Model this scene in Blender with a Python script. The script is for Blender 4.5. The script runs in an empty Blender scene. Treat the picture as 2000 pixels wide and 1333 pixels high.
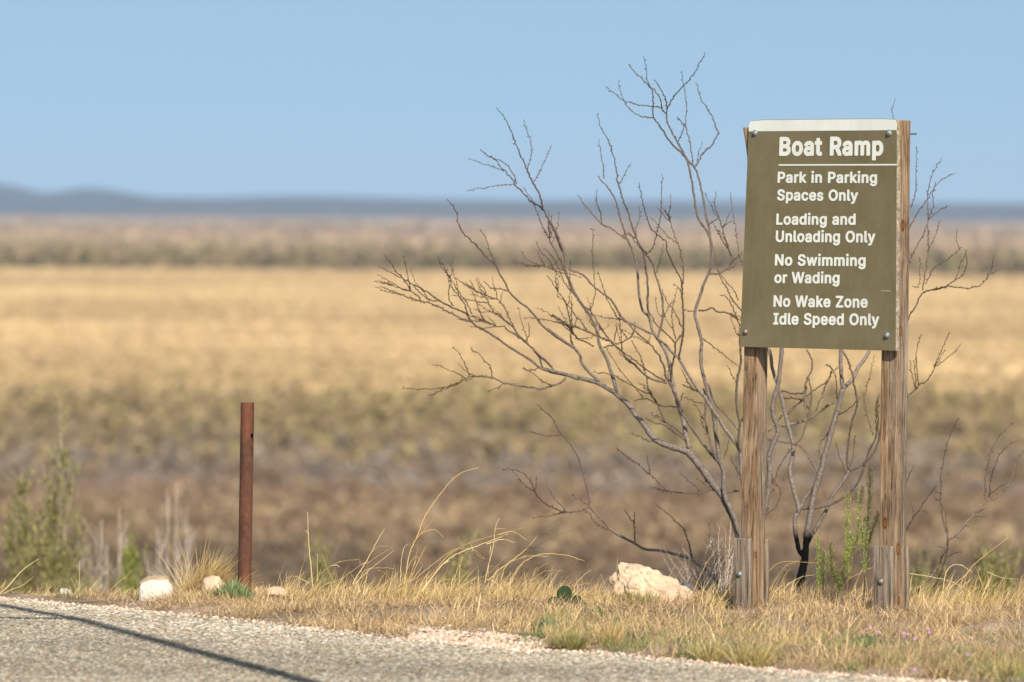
import bpy, math, random
import numpy as np
from mathutils import Vector, Matrix

# ------------------------------------------------------------------ camera
PW, PH = 2000.0, 1333.0          # photograph frame the measurements refer to
F = 12300.0                      # focal length in those units
HZ = 400.0                       # row of the true horizon at mid-frame
CAM_H = 1.60
PITCH = math.atan((HZ - PH / 2) / F)
ROLL = math.radians(0.37)
scene = bpy.context.scene
cam_d = bpy.data.cameras.new('camera')
cam = bpy.data.objects.new('camera', cam_d)
scene.collection.objects.link(cam)
scene.camera = cam
CM = Matrix.Rotation(math.pi / 2 + PITCH, 4, 'X') @ Matrix.Rotation(ROLL, 4, 'Z')
cam.matrix_world = Matrix.Translation((0, 0, CAM_H)) @ CM
cam_d.sensor_width = 36.0
cam_d.lens = 36.0 * F / PW
cam_d.clip_start = 0.5
cam_d.clip_end = 60000
cam_d.dof.use_dof = True
cam_d.dof.focus_distance = 25.3
cam_d.dof.aperture_fstop = 3.8
cam_d.dof.aperture_blades = 0

# ------------------------------------------------------------------ sky, sun, exposure
SUN_AZ, SUN_EL = math.radians(14), math.radians(37)   # azimuth to the right of straight behind the camera
sdir = Vector((math.sin(SUN_AZ) * math.cos(SUN_EL), -math.cos(SUN_AZ) * math.cos(SUN_EL), math.sin(SUN_EL)))
w = bpy.data.worlds.new('World'); scene.world = w; w.use_nodes = True
nt = w.node_tree
bg = nt.nodes['Background']
sky = nt.nodes.new('ShaderNodeTexSky'); sky.sky_type = 'NISHITA'; sky.sun_disc = False
sky.sun_elevation = SUN_EL; sky.sun_rotation = math.pi - SUN_AZ
sky.altitude = 500; sky.air_density = 1.0; sky.dust_density = 1.3; sky.ozone_density = 0.8
tc = nt.nodes.new('ShaderNodeTexCoord')
addv = nt.nodes.new('ShaderNodeVectorMath'); addv.operation = 'ADD'; addv.inputs[1].default_value = (0, 0, 0.26)
nrm = nt.nodes.new('ShaderNodeVectorMath'); nrm.operation = 'NORMALIZE'
nt.links.new(tc.outputs['Generated'], addv.inputs[0]); nt.links.new(addv.outputs[0], nrm.inputs[0])
nt.links.new(nrm.outputs[0], sky.inputs['Vector'])
tint = nt.nodes.new('ShaderNodeMix'); tint.data_type = 'RGBA'; tint.blend_type = 'MULTIPLY'; tint.inputs[0].default_value = 1.0
tint.inputs[7].default_value = (1.09, 1.10, 0.965, 1)
nt.links.new(sky.outputs[0], tint.inputs[6]); nt.links.new(tint.outputs[2], bg.inputs[0])
bg.inputs[1].default_value = 0.097
sun_d = bpy.data.lights.new('sun', 'SUN'); sun_d.energy = 4.8; sun_d.angle = math.radians(0.53)
sun_d.color = (1.0, 0.92, 0.80)
sun = bpy.data.objects.new('sun', sun_d); scene.collection.objects.link(sun)
sun.rotation_euler = sdir.to_track_quat('Z', 'Y').to_euler()
scene.view_settings.view_transform = 'Standard'
scene.view_settings.look = 'None'
scene.view_settings.gamma = 1.0
scene.view_settings.exposure = 0.6
scene.view_settings.use_curve_mapping = False
scene.cycles.max_bounces = 5
scene.cycles.diffuse_bounces = 2
scene.cycles.glossy_bounces = 2
scene.cycles.transmission_bounces = 2
scene.cycles.volume_bounces = 0
scene.cycles.transparent_max_bounces = 8
scene.cycles.caustics_reflective = False
scene.cycles.caustics_refractive = False

# ------------------------------------------------------------------ helpers
R3 = np.array(CM.to_3x3())
def ray(px, py):
    v = np.array([(px - PW / 2) / F, -(py - PH / 2) / F, -1.0])
    return R3 @ v
def at(px, py, y):
    d = ray(px, py)
    return np.array([0, 0, CAM_H]) + d * (y / d[1])
def ground(px, py, z=0.0):
    d = ray(px, py)
    return np.array([0, 0, CAM_H]) + d * ((z - CAM_H) / d[2])
def rgb(r, g, b): return (r, g, b, 1.0)

def mk(name, V, faces, mat, parent=None, col=None, smooth=False, loc=None, fcol=None):
    """one mesh object; faces = array (M,3)/(M,4) or list of such arrays; vertices in world space"""
    V = np.asarray(V, dtype=np.float64)
    base = np.zeros(3)
    if parent is not None: base = np.array(parent['_base'])
    elif loc is not None: base = np.array(loc, dtype=float)
    me = bpy.data.meshes.new(name)
    if not isinstance(faces, list): faces = [faces]
    faces = [np.asarray(f, dtype=np.int32) for f in faces if len(f)]
    me.vertices.add(len(V)); me.vertices.foreach_set('co', (V - base).astype(np.float32).ravel())
    tot = np.concatenate([np.full(len(f), f.shape[1], np.int32) for f in faces])
    idx = np.concatenate([f.ravel() for f in faces])
    start = np.concatenate([[0], np.cumsum(tot)[:-1]]).astype(np.int32)
    me.loops.add(len(idx)); me.loops.foreach_set('vertex_index', idx)
    me.polygons.add(len(tot)); me.polygons.foreach_set('loop_start', start)
    me.polygons.foreach_set('loop_total', tot)
    me.polygons.foreach_set('use_smooth', np.full(len(tot), bool(smooth)))
    me.update(calc_edges=True)
    if col is not None:
        c = np.ones((len(V), 4), np.float32); c[:, :3] = col
        a = me.color_attributes.new('Col', 'FLOAT_COLOR', 'POINT'); a.data.foreach_set('color', c.ravel())
    me.materials.append(mat)
    o = bpy.data.objects.new(name, me); scene.collection.objects.link(o)
    if parent is not None: o.parent = parent
    else: o.location = base
    return o
def thing(name, base, label, cat, group=None):
    o = bpy.data.objects.new(name, None); scene.collection.objects.link(o)
    o.empty_display_size = 0.1
    o.location = base; o['_base'] = [float(v) for v in base]; o['label'] = label; o['category'] = cat
    if group: o['group'] = group
    return o
def tag(o, label, cat, group=None):
    o['label'] = label; o['category'] = cat
    if group: o['group'] = group
    return o

class Acc:
    """collects geometry"""
    def __init__(s): s.V = []; s.Q = []; s.T = []; s.C = []; s.n = 0
    def add(s, V, Q=None, T=None, C=None):
        V = np.asarray(V, float); k = len(V)
        s.V.append(V)
        if Q is not None and len(Q): s.Q.append(np.asarray(Q) + s.n)
        if T is not None and len(T): s.T.append(np.asarray(T) + s.n)
        c = np.zeros((k, 3)); c[:] = (1, 1, 1) if C is None else C
        s.C.append(c); s.n += k
    def make(s, name, mat, parent=None, smooth=False, loc=None):
        f = []
        if s.Q: f.append(np.concatenate(s.Q))
        if s.T: f.append(np.concatenate(s.T))
        return mk(name, np.concatenate(s.V), f, mat, parent, np.concatenate(s.C), smooth, loc)

def tube(acc, P, R, C=None, k=6, cap=True):
    P = np.asarray(P, float); n = len(P); R = np.broadcast_to(np.asarray(R, float), (n,))
    T = np.gradient(P, axis=0); T /= np.linalg.norm(T, axis=1)[:, None] + 1e-12
    ref = np.array([0, -1.0, 0.15]); ref /= np.linalg.norm(ref)
    U = np.cross(T, ref); bad = np.linalg.norm(U, axis=1) < .05
    U[bad] = np.cross(T[bad], [1.0, 0, 0]); U /= np.linalg.norm(U, axis=1)[:, None]
    W = np.cross(T, U)
    a = np.arange(k) * 2 * math.pi / k
    V = P[:, None, :] + R[:, None, None] * (np.cos(a)[None, :, None] * U[:, None, :] + np.sin(a)[None, :, None] * W[:, None, :])
    V = V.reshape(-1, 3)
    i = np.arange(n - 1)[:, None] * k; j = np.arange(k)[None, :]; jn = (j + 1) % k
    Q = np.stack([i + j, i + jn, i + k + jn, i + k + j], -1).reshape(-1, 4)
    Tt = []
    if cap:
        V = np.concatenate([V, P[:1], P[-1:]]); c0 = n * k; c1 = c0 + 1
        Tt = [(c0, (q + 1) % k, q) for q in range(k)] + [(c1, (n - 1) * k + q, (n - 1) * k + (q + 1) % k) for q in range(k)]
    if C is not None:
        C = np.asarray(C, float)
        if C.ndim == 2:
            C = np.repeat(C, k, 0)
            if cap: C = np.concatenate([C, C[:1], C[-1:]])
    acc.add(V, Q, Tt, C)

def catmull(P, step):
    P = np.asarray(P, float)
    if len(P) == 2: P = np.array([P[0], (P[0] + P[1]) / 2, P[1]])
    E = np.concatenate([[2 * P[0] - P[1]], P, [2 * P[-1] - P[-2]]])
    out = []
    for i in range(len(P) - 1):
        p0, p1, p2, p3 = E[i:i + 4]
        n = max(1, int(round(np.linalg.norm(p2[:2] - p1[:2]) / step)))
        t = (np.arange(n) / n)[:, None]
        out.append(.5 * (2 * p1 + (p2 - p0) * t + (2 * p0 - 5 * p1 + 4 * p2 - p3) * t ** 2 + (3 * p1 - p0 - 3 * p2 + p3) * t ** 3))
    out.append(P[-1:])
    return np.concatenate(out)

def hash2(ix, iy, s):
    h = (ix.astype(np.int64) * 374761393 + iy.astype(np.int64) * 668265263 + s * 974634777) & 0xffffffff
    h = ((h ^ (h >> 13)) * 1274126177) & 0xffffffff
    h = (h ^ (h >> 16)) & 0xffffff
    return h / float(0xffffff)
def vnoise(x, y, s=0):
    x = np.asarray(x, float); y = np.asarray(y, float)
    ix = np.floor(x); iy = np.floor(y); fx = x - ix; fy = y - iy
    fx = fx * fx * (3 - 2 * fx); fy = fy * fy * (3 - 2 * fy)
    a = hash2(ix, iy, s); b = hash2(ix + 1, iy, s); c = hash2(ix, iy + 1, s); d = hash2(ix + 1, iy + 1, s)
    return (a * (1 - fx) + b * fx) * (1 - fy) + (c * (1 - fx) + d * fx) * fy
def fbm(x, y, o=4, s=0):
    r = 0; a = .5; x = np.asarray(x, float); y = np.asarray(y, float)
    for k in range(o): r = r + a * vnoise(x * 2 ** k, y * 2 ** k, s + k * 17); a *= .5
    return r
def worley(x, y, s=0):
    ix = np.floor(x); iy = np.floor(y)
    best = np.full(x.shape, 9.0); sec = np.full(x.shape, 9.0); bid = np.zeros(x.shape)
    for dx in (-1, 0, 1):
        for dy in (-1, 0, 1):
            cx = ix + dx; cy = iy + dy
            px = cx + .1 + .8 * hash2(cx, cy, s); py = cy + .1 + .8 * hash2(cx, cy, s + 1)
            d = np.hypot(px - x, py - y); cid = hash2(cx, cy, s + 2)
            m = d < best
            sec = np.where(m, best, np.minimum(sec, d))
            bid = np.where(m, cid, bid); best = np.where(m, d, best)
    return best, sec, bid

# ------------------------------------------------------------------ materials
def new_mat(name):
    m = bpy.data.materials.new(name); m.use_nodes = True
    return m, m.node_tree, m.node_tree.nodes['Principled BSDF']
def N(t, kind, **kw):
    n = t.nodes.new(kind)
    for k, v in kw.items(): setattr(n, k, v)
    return n
def ramp(t, stops, src=None):
    r = N(t, 'ShaderNodeValToRGB'); e = r.color_ramp.elements
    while len(e) < len(stops): e.new(.5)
    for k, (p, c) in zip(e, stops): k.position = p; k.color = rgb(*c)
    if src is not None: t.links.new(src, r.inputs[0])
    return r
def noise(t, vec, scale, detail=4, rough=.55, vscale=None):
    n = N(t, 'ShaderNodeTexNoise'); n.inputs['Scale'].default_value = scale
    n.inputs['Detail'].default_value = detail; n.inputs['Roughness'].default_value = rough
    if vscale is not None:
        mp = N(t, 'ShaderNodeMapping'); mp.inputs['Scale'].default_value = vscale
        t.links.new(vec, mp.inputs['Vector']); vec = mp.outputs[0]
    t.links.new(vec, n.inputs['Vector'])
    return n.outputs['Fac']
def mixc(t, fac, a, b, mode='MIX'):
    m = N(t, 'ShaderNodeMix'); m.data_type = 'RGBA'; m.blend_type = mode
    for sock, v in ((m.inputs[0], fac), (m.inputs[6], a), (m.inputs[7], b)):
        if isinstance(v, (int, float)): sock.default_value = v
        elif isinstance(v, tuple): sock.default_value = rgb(*v)
        else: t.links.new(v, sock)
    return m.outputs[2]
def maths(t, op, a, b=None):
    m = N(t, 'ShaderNodeMath'); m.operation = op
    for s, v in zip(m.inputs, (a, b)):
        if v is None: continue
        if isinstance(v, (int, float)): s.default_value = v
        else: t.links.new(v, s)
    return m.outputs[0]
def bump(t, bs, h, strength, dist):
    b = N(t, 'ShaderNodeBump'); b.inputs['Strength'].default_value = strength; b.inputs['Distance'].default_value = dist
    t.links.new(h, b.inputs['Height']); t.links.new(b.outputs[0], bs.inputs['Normal'])
def attr_mat(name, rough=.8, vary=0.0, vscale=60, trans=0.0, spec=.25):
    m, t, bs = new_mat(name)
    a = N(t, 'ShaderNodeAttribute', attribute_name='Col'); c = a.outputs['Color']
    if vary:
        o = N(t, 'ShaderNodeTexCoord').outputs['Object']
        f = noise(t, o, vscale, 3)
        c = mixc(t, 1.0, c, ramp(t, [(.3, (1 - vary,) * 3), (.7, (1 + vary,) * 3)], f).outputs[0], 'MULTIPLY')
    t.links.new(c, bs.inputs['Base Color'])
    bs.inputs['Roughness'].default_value = rough; bs.inputs['Specular IOR Level'].default_value = spec
    if trans:
        tr = N(t, 'ShaderNodeBsdfTranslucent'); t.links.new(c, tr.inputs[0])
        mx = N(t, 'ShaderNodeMixShader'); mx.inputs[0].default_value = trans
        t.links.new(bs.outputs[0], mx.inputs[1]); t.links.new(tr.outputs[0], mx.inputs[2])
        t.links.new(mx.outputs[0], t.nodes['Material Output'].inputs[0])
    return m
M_blade = attr_mat('grass_blade', .75, trans=.22)
M_leaf = attr_mat('weed_leaf', .8, trans=.2, spec=.08)
M_veg = attr_mat('distant_vegetation', .9, spec=.05)
M_bark = attr_mat('bark', .95, .45, 110, spec=.04)
M_stone_road = attr_mat('chip_seal', .85, .12, 700, spec=.2)

# ------------------------------------------------------------------ terrain
VAL = -15.0
EDGE = [(-400, 1120), (-60, 1160), (60, 1172), (150, 1183), (260, 1193), (400, 1206), (620, 1233), (780, 1250), (880, 1262), (960, 1266), (1030, 1277),
        (1100, 1273), (1200, 1279), (1300, 1291), (1400, 1298), (1500, 1309), (1600, 1316), (1700, 1321), (1900, 1335), (2100, 1346), (2600, 1380)]
EG = np.array([ground(a, b)[:2] for a, b in EDGE])
def edge_y(x):
    s = np.argsort(EG[:, 0]); y = np.interp(x, EG[s, 0], EG[s, 1])
    return y + .16 * (fbm(x * 3.1, x * 0 + 3.3, 4, 5) - .47) + .05 * (vnoise(x * 23, x * 0, 8) - .5)
def crest_y(x):
    return 25.65 - .16 * np.clip((x + .3) / 2.2, 0, 1) + .10 * (vnoise(x * 2.2, x * 0, 31) - .5)
def land_z(x, y):
    """verge and embankment height"""
    x = np.asarray(x, float); y = np.asarray(y, float)
    ey = edge_y(x); cy = crest_y(x)
    u = np.clip((y - ey) / .5, 0, 1)
    lump = (.075 * (fbm(x * 2.4, y * 2.4, 3, 3) - .46) + .030 * (fbm(x * 11, y * 11, 3, 9) - .46)) * u
    rise = .004 * u * np.clip((y - ey) / 1.5, 0, 1) * np.clip((x + 1.7) / .5, 0, 1)
    b = np.maximum(y - cy, 0)
    fall = np.where(b < 14, .085 * b + .0028 * b * b, .085 * 14 + .0028 * 196 + .32 * (b - 14))
    return np.maximum(lump + rise - fall, VAL)

def band_mat():
    m, t, bs = new_mat('valley_ground')
    g = N(t, 'ShaderNodeNewGeometry').outputs['Position']
    sx = N(t, 'ShaderNodeSeparateXYZ'); t.links.new(g, sx.inputs[0])
    n1 = noise(t, g, .02, 5, .6)
    lg = maths(t, 'LOGARITHM', maths(t, 'MAXIMUM', sx.outputs['Y'], 1.0), 10.0)
    lg = maths(t, 'ADD', lg, maths(t, 'MULTIPLY', maths(t, 'SUBTRACT', n1, .5), .05))
    f = maths(t, 'DIVIDE', lg, 4.2)
    def p(D): return math.log10(D) / 4.2
    r = ramp(t, [(p(20), (.24, .17, .11)), (p(250), (.23, .16, .10)), (p(345), (.20, .12, .08)), (p(390), (.24, .19, .15)),
                 (p(500), (.36, .26, .13)), (p(545), (.55, .40, .20)), (p(1540), (.55, .40, .20)), (p(1580), (.20, .15, .08)),
                 (p(1800), (.31, .23, .125)), (p(2500), (.37, .27, .165)), (p(3200), (.36, .255, .16)), (p(5600), (.33, .24, .15)), (p(6300), (.52, .44, .34)), (p(6900), (.12, .11, .10)), (p(9500), (.055, .065, .08))], f)
    n2 = noise(t, g, .05, 6, .65)
    n3 = noise(t, g, .006, 4, .6)
    c = mixc(t, 1.0, r.outputs[0], ramp(t, [(.3, (.62, .58, .55)), (.6, (1.12, 1.12, 1.12))], n2).outputs[0], 'MULTIPLY')
    c = mixc(t, 1.0, c, ramp(t, [(.38, (.75, .70, .66)), (.6, (1.1, 1.1, 1.1))], n3).outputs[0], 'MULTIPLY')
    t.links.new(c, bs.inputs['Base Color']); bs.inputs['Roughness'].default_value = 1; bs.inputs['Specular IOR Level'].default_value = 0
    return m
def soil_mat():
    m, t, bs = new_mat('verge_soil')
    g = N(t, 'ShaderNodeNewGeometry').outputs['Position']
    n = noise(t, g, 9, 7, .7); n2 = noise(t, g, 1.1, 3)
    c = ramp(t, [(.3, (.085, .058, .036)), (.5, (.17, .12, .075)), (.72, (.31, .23, .15))], n).outputs[0]
    c = mixc(t, ramp(t, [(.45, (0,) * 3), (.62, (.7,) * 3)], n2).outputs[0], c, (.40, .29, .21))
    t.links.new(c, bs.inputs['Base Color']); bs.inputs['Roughness'].default_value = .95
    bump(t, bs, noise(t, g, 160, 4, .7), .7, .008)
    return m
M_soil = soil_mat(); M_valley = band_mat()

# coarse terrain: from the embankment to the far hills, one sheet
ys = np.concatenate([[-40, 0, 15, 20.5], np.arange(21, 27, .5), np.arange(27, 84, 1.0), np.geomspace(84, 16000, 150)])
us = np.linspace(-1, 1, 501)
us = np.sign(us) * np.abs(us) ** 1.6
Yg, Ug = np.meshgrid(ys, us, indexing='ij')
Xg = Ug * np.maximum(60, .32 * np.abs(Yg))
Zg = land_z(Xg, Yg) - np.where(Yg < 26.6, .05, 0)
far = np.clip((Yg - 100) / 400, 0, 1)
Zg = Zg + far * (fbm(Xg / 60, Yg / 60, 3, 41) - .45) * .8
hill = np.clip((Yg - 6300) / 4000, 0, 1)
bumpL = (np.exp(-((Xg + 875) / 60) ** 2) * 24 + np.exp(-((Xg + 705) / 60) ** 2) * 15 + np.exp(-((Xg + 330) / 120) ** 2) * 5) * np.exp(-((Yg - 10500) / 800) ** 2) + 3 * (fbm(Xg / 140, Yg * 0 + 2.2, 4, 79) - .45) + 3 * (fbm(Xg / 350, Yg / 9000, 3, 77) - .45)
Zg = Zg + hill ** 1.4 * (25 + bumpL) * np.where(Yg > 11500, 1, 1)
ny, nx = Yg.shape
idx = np.arange(ny * nx).reshape(ny, nx)
Q = np.stack([idx[:-1, :-1], idx[:-1, 1:], idx[1:, 1:], idx[1:, :-1]], -1).reshape(-1, 4)
o = mk('terrain', np.stack([Xg, Yg, Zg], -1).reshape(-1, 3), Q, M_valley, smooth=True); o['kind'] = 'structure'

# fine near ground: road and verge share one grid, split along the broken road edge
xs = np.arange(-2.45, 2.45, .0058); ysf = np.arange(20.7, 27.2, .0078)
Yf, Xf = np.meshgrid(ysf, xs, indexing='ij')
EYf = edge_y(xs)[None, :] + .05 * (fbm(Xf * 14, Yf * 14, 3, 61) - .47)
road_m = Yf < EYf
b1, s1, i1 = worley(Xf / .0145, Yf / .017, 3)
b2, s2, i2 = worley(Xf / .0085, Yf / .0105, 13)
stone = np.clip(1 - (b1 / .62) ** 2, 0, 1) * (i1 > .30)
small = np.clip(1 - (b2 / .62) ** 2, 0, 1)
h = np.maximum(stone * (.0045 + .006 * (i1 - .3)), small * .0042)
undul = .02 * (fbm(Xf * .9, Yf * .9, 3, 23) - .46)
h = h + .35 * undul
use1 = stone * (.0045 + .006 * (i1 - .3)) >= small * .0042
cid = np.where(use1, i1, i2); cid = (cid * 7.31) % 1.0
pal = np.array([(.40, .365, .30), (.28, .26, .22), (.60, .56, .48), (.17, .16, .14), (.45, .385, .29), (.36, .35, .32), (.66, .62, .55), (.42, .32, .23)])
pc = pal[np.minimum((cid * 8).astype(int), 7)]
gap = np.clip(np.maximum(stone, small) * 2.2, 0, 1)[..., None]
colr = pc * gap + np.array((.10, .088, .07)) * (1 - gap)
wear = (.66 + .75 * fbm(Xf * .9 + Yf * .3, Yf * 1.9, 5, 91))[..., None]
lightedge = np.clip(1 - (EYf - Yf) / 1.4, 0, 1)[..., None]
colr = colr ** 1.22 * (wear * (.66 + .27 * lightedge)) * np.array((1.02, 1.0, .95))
Zv = land_z(Xf, Yf) + .010 * (fbm(Xf * 40, Yf * 40, 3, 71) - .45) * np.clip((Yf - EYf) / .1, 0, 1)
Zf = np.where(road_m, h, np.maximum(Zv, -.5) + .002)
ny, nx = Yf.shape
idx = np.arange(ny * nx).reshape(ny, nx)
Q = np.stack([idx[:-1, :-1], idx[:-1, 1:], idx[1:, 1:], idx[1:, :-1]], -1).reshape(-1, 4)
rm = (road_m[:-1, :-1]).ravel()
Vf = np.stack([Xf, Yf, Zf], -1).reshape(-1, 3)
def submesh(name, mask, mat, col=None):
    q = Q[mask]; u, inv = np.unique(q, return_inverse=True)
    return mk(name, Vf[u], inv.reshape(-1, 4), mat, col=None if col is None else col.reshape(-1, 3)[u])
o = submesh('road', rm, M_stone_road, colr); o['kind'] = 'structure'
o = submesh('roadside_soil', ~rm, M_soil); o['kind'] = 'structure'
# the rest of the road around the detailed stretch
def road_far_mat():
    m, t, bs = new_mat('chip_seal_far')
    g = N(t, 'ShaderNodeNewGeometry').outputs['Position']
    v = N(t, 'ShaderNodeTexVoronoi'); v.inputs['Scale'].default_value = 70; t.links.new(g, v.inputs['Vector'])
    c = ramp(t, [(.0, (.14, .12, .10)), (.4, (.33, .28, .22)), (1, (.55, .49, .40))], N(t, 'ShaderNodeSeparateColor').outputs[0]).outputs[0]
    sp = [n for n in t.nodes if n.type == 'SEPARATE_COLOR'][0]; t.links.new(v.outputs['Color'], sp.inputs[0])
    t.links.new(c, bs.inputs['Base Color']); bs.inputs['Roughness'].default_value = .9
    return m
rx = np.linspace(-60, 60, 121)
ry = np.where(np.abs(rx) < 2.6, 20.9, np.interp(rx, EG[:, 0], EG[:, 1]) - .02)
ry = np.where(rx < EG[0, 0], 25.5 - .0 * rx, ry)
V = np.concatenate([np.stack([rx, np.full_like(rx, -40), np.full_like(rx, -.004)], 1), np.stack([rx, ry, np.full_like(rx, -.004)], 1)])
n = len(rx); q = np.array([(i, i + 1, n + i + 1, n + i) for i in range(n - 1)])
o = mk('road', V, q, road_far_mat()); o['kind'] = 'structure'

# ------------------------------------------------------------------ vegetation that reads as one mass, far off
rng = np.random.default_rng(5)
def clumps(name, spec_list, mat, seed, amp=.75, sx=.06, fy=30):
    """each plant: a heap of leaf-clump faces; spec: (D0,D1,halfwidth fn,count,h0,h1,aspect,colours,nq,qsize)"""
    g = np.random.default_rng(seed)
    VV = []; CC = []
    for (D0, D1, cnt, h0, h1, asp, cols, nq, qs) in spec_list:
        # even cover in the picture: sample ground rows, not metres
        u = g.random(cnt); D = 1 / (1 / D1 + u * (1 / D0 - 1 / D1))
        X = (g.random(cnt) * 2 - 1) * D * .115
        keep = fbm(X / (D * .03), np.log(D) * 26, 3, seed) + g.random(cnt) * .5 > .62
        D = D[keep]; X = X[keep]; c = len(D)
        H = g.uniform(h0, h1, c); Wd = H * asp * g.uniform(.7, 1.3, c)
        Z = land_z(X, D) + np.clip((D - 100) / 400, 0, 1) * (fbm(X / 60, D / 60, 3, 41) - .45) * .8
        base = np.array(cols)[g.integers(0, len(cols), c)] * g.uniform(.9, 1.1, (c, 1)) * (.88 - .47 * amp + amp * fbm(X / (D * sx) + 7, np.log(D) * fy, 4, seed + 5))[:, None]
        P = np.repeat(np.stack([X, D, Z], 1), nq, 0); Hn = np.repeat(H, nq); Wn = np.repeat(Wd, nq)
        m = len(P)
        r = np.sqrt(g.random(m)) * .5; a = g.random(m) * 2 * math.pi; zz = g.random(m) ** .8
        P = P + np.stack([r * np.cos(a) * Wn * (1.05 - zz * .5), r * np.sin(a) * Wn, zz * Hn], 1)
        s = Hn * qs * g.uniform(.6, 1.4, m)
        e1 = g.normal(size=(m, 3)); e1 /= np.linalg.norm(e1, axis=1)[:, None]
        e2 = np.cross(e1, g.normal(size=(m, 3))); e2 /= np.linalg.norm(e2, axis=1)[:, None]
        e1[:, 2] *= 1.5
        q4 = np.stack([P + s[:, None] * (e1 + e2 * .3), P + s[:, None] * (e2 - e1 * .2), P - s[:, None] * (e1 * .9 + e2 * .2), P - s[:, None] * (e2 - e1 * .3)], 1)
        VV.append(q4.reshape(-1, 3))
        CC.append(np.repeat(np.repeat(base, nq, 0) * g.uniform(.88, 1.12, (m, 1)), 4, 0))
    V = np.concatenate(VV); C = np.concatenate(CC)
    o = mk(name, V, np.arange(len(V)).reshape(-1, 4), mat, col=C); o['kind'] = 'stuff'
    return o
TAN = (.27, .195, .115); BRN = (.19, .133, .085); GRY = (.225, .19, .155); GRN = (.27, .222, .10)
clumps('valley_scrub', [
    (250, 300, 2800, .35, .8, 1.6, [(.155, .112, .075), (.135, .097, .067), (.20, .14, .09), (.16, .127, .09)], 14, .24),
    (292, 340, 3600, .35, .8, 1.6, [TAN, (.30, .22, .137), BRN, (.25, .19, .125)], 14, .24),
    (320, 380, 1400, .4, .8, 2.0, [(.22, .14, .095), (.20, .14, .10), BRN, BRN], 14, .20),
    (320, 385, 1500, .4, .8, 2.0, [TAN, BRN], 14, .20),
    (360, 430, 2800, .5, 1.0, 1.5, [GRY, (.25, .21, .172), (.20, .165, .138), TAN, BRN], 14, .20),
    (400, 465, 2800, .7, 1.3, .9, [GRN, TAN, (.21, .17, .115), (.26, .20, .112)], 14, .20),
    (440, 530, 4600, .7, 1.5, .7, [GRN, (.31, .232, .125), (.265, .215, .10), (.35, .258, .148), TAN], 14, .20),
    (500, 620, 1500, .5, 1.1, .9, [(.44, .32, .175), (.40, .30, .16), (.36, .28, .14)], 12, .22)], M_veg, 11)
clumps('dry_field_grass', [
    (505, 1575, 110000, .20, .40, 3.2, [(.50, .37, .20), (.53, .395, .22), (.47, .34, .18), (.51, .38, .205)], 3, .55),
    (620, 1050, 4200, .25, .5, 3.4, [(.38, .25, .155), (.42, .295, .18), (.36, .29, .185)], 5, .55),
    (1250, 1500, 1800, .25, .5, 3.4, [(.40, .29, .17), (.42, .30, .18)], 5, .55)], M_veg, 12, 1.0, .09, 26)
clumps('far_treeline', [
    (1560, 1700, 2600, 1.8, 4.4, 1.1, [(.19, .155, .07), (.22, .165, .085), (.21, .175, .08), (.21, .145, .09)], 14, .26),
    (1690, 2300, 2400, 1.2, 3.0, 2.8, [(.25, .20, .10), (.28, .21, .12), (.24, .195, .10)], 7, .4),
    (2300, 3400, 1800, 1.5, 3, 3.0, [(.42, .30, .185), (.39, .285, .18), (.36, .27, .165)], 7, .4),
    (3400, 4200, 700, 2, 4.0, 3.0, [(.27, .20, .135), (.33, .235, .155)], 7, .4),
    (4200, 6500, 900, 2, 4, 3.5, [(.34, .24, .16), (.30, .22, .15)], 7, .4)], M_veg, 13)

# ------------------------------------------------------------------ haze
hz, t, bs = new_mat('air')
t.nodes.remove(bs)
pv = N(t, 'ShaderNodeVolumePrincipled'); pv.inputs['Color'].default_value = rgb(.58, .76, 1.0)
pv.inputs['Density'].default_value = 0.7e-4; pv.inputs['Anisotropy'].default_value = 0.0
t.links.new(pv.outputs[0], t.nodes['Material Output'].inputs['Volume'])
def boxv(x0, x1, y0, y1, z0, z1):
    V = [(x, y, z) for x in (x0, x1) for y in (y0, y1) for z in (z0, z1)]
    Qb = [(0, 1, 3, 2), (4, 6, 7, 5), (0, 4, 5, 1), (2, 3, 7, 6), (0, 2, 6, 4), (1, 5, 7, 3)]
    return np.array(V, float), np.array(Qb)
V, Qb = boxv(-6000, 6000, -60, 16500, VAL - 3, 75)
o = mk('haze', V, Qb, hz); o['kind'] = 'stuff'

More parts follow.
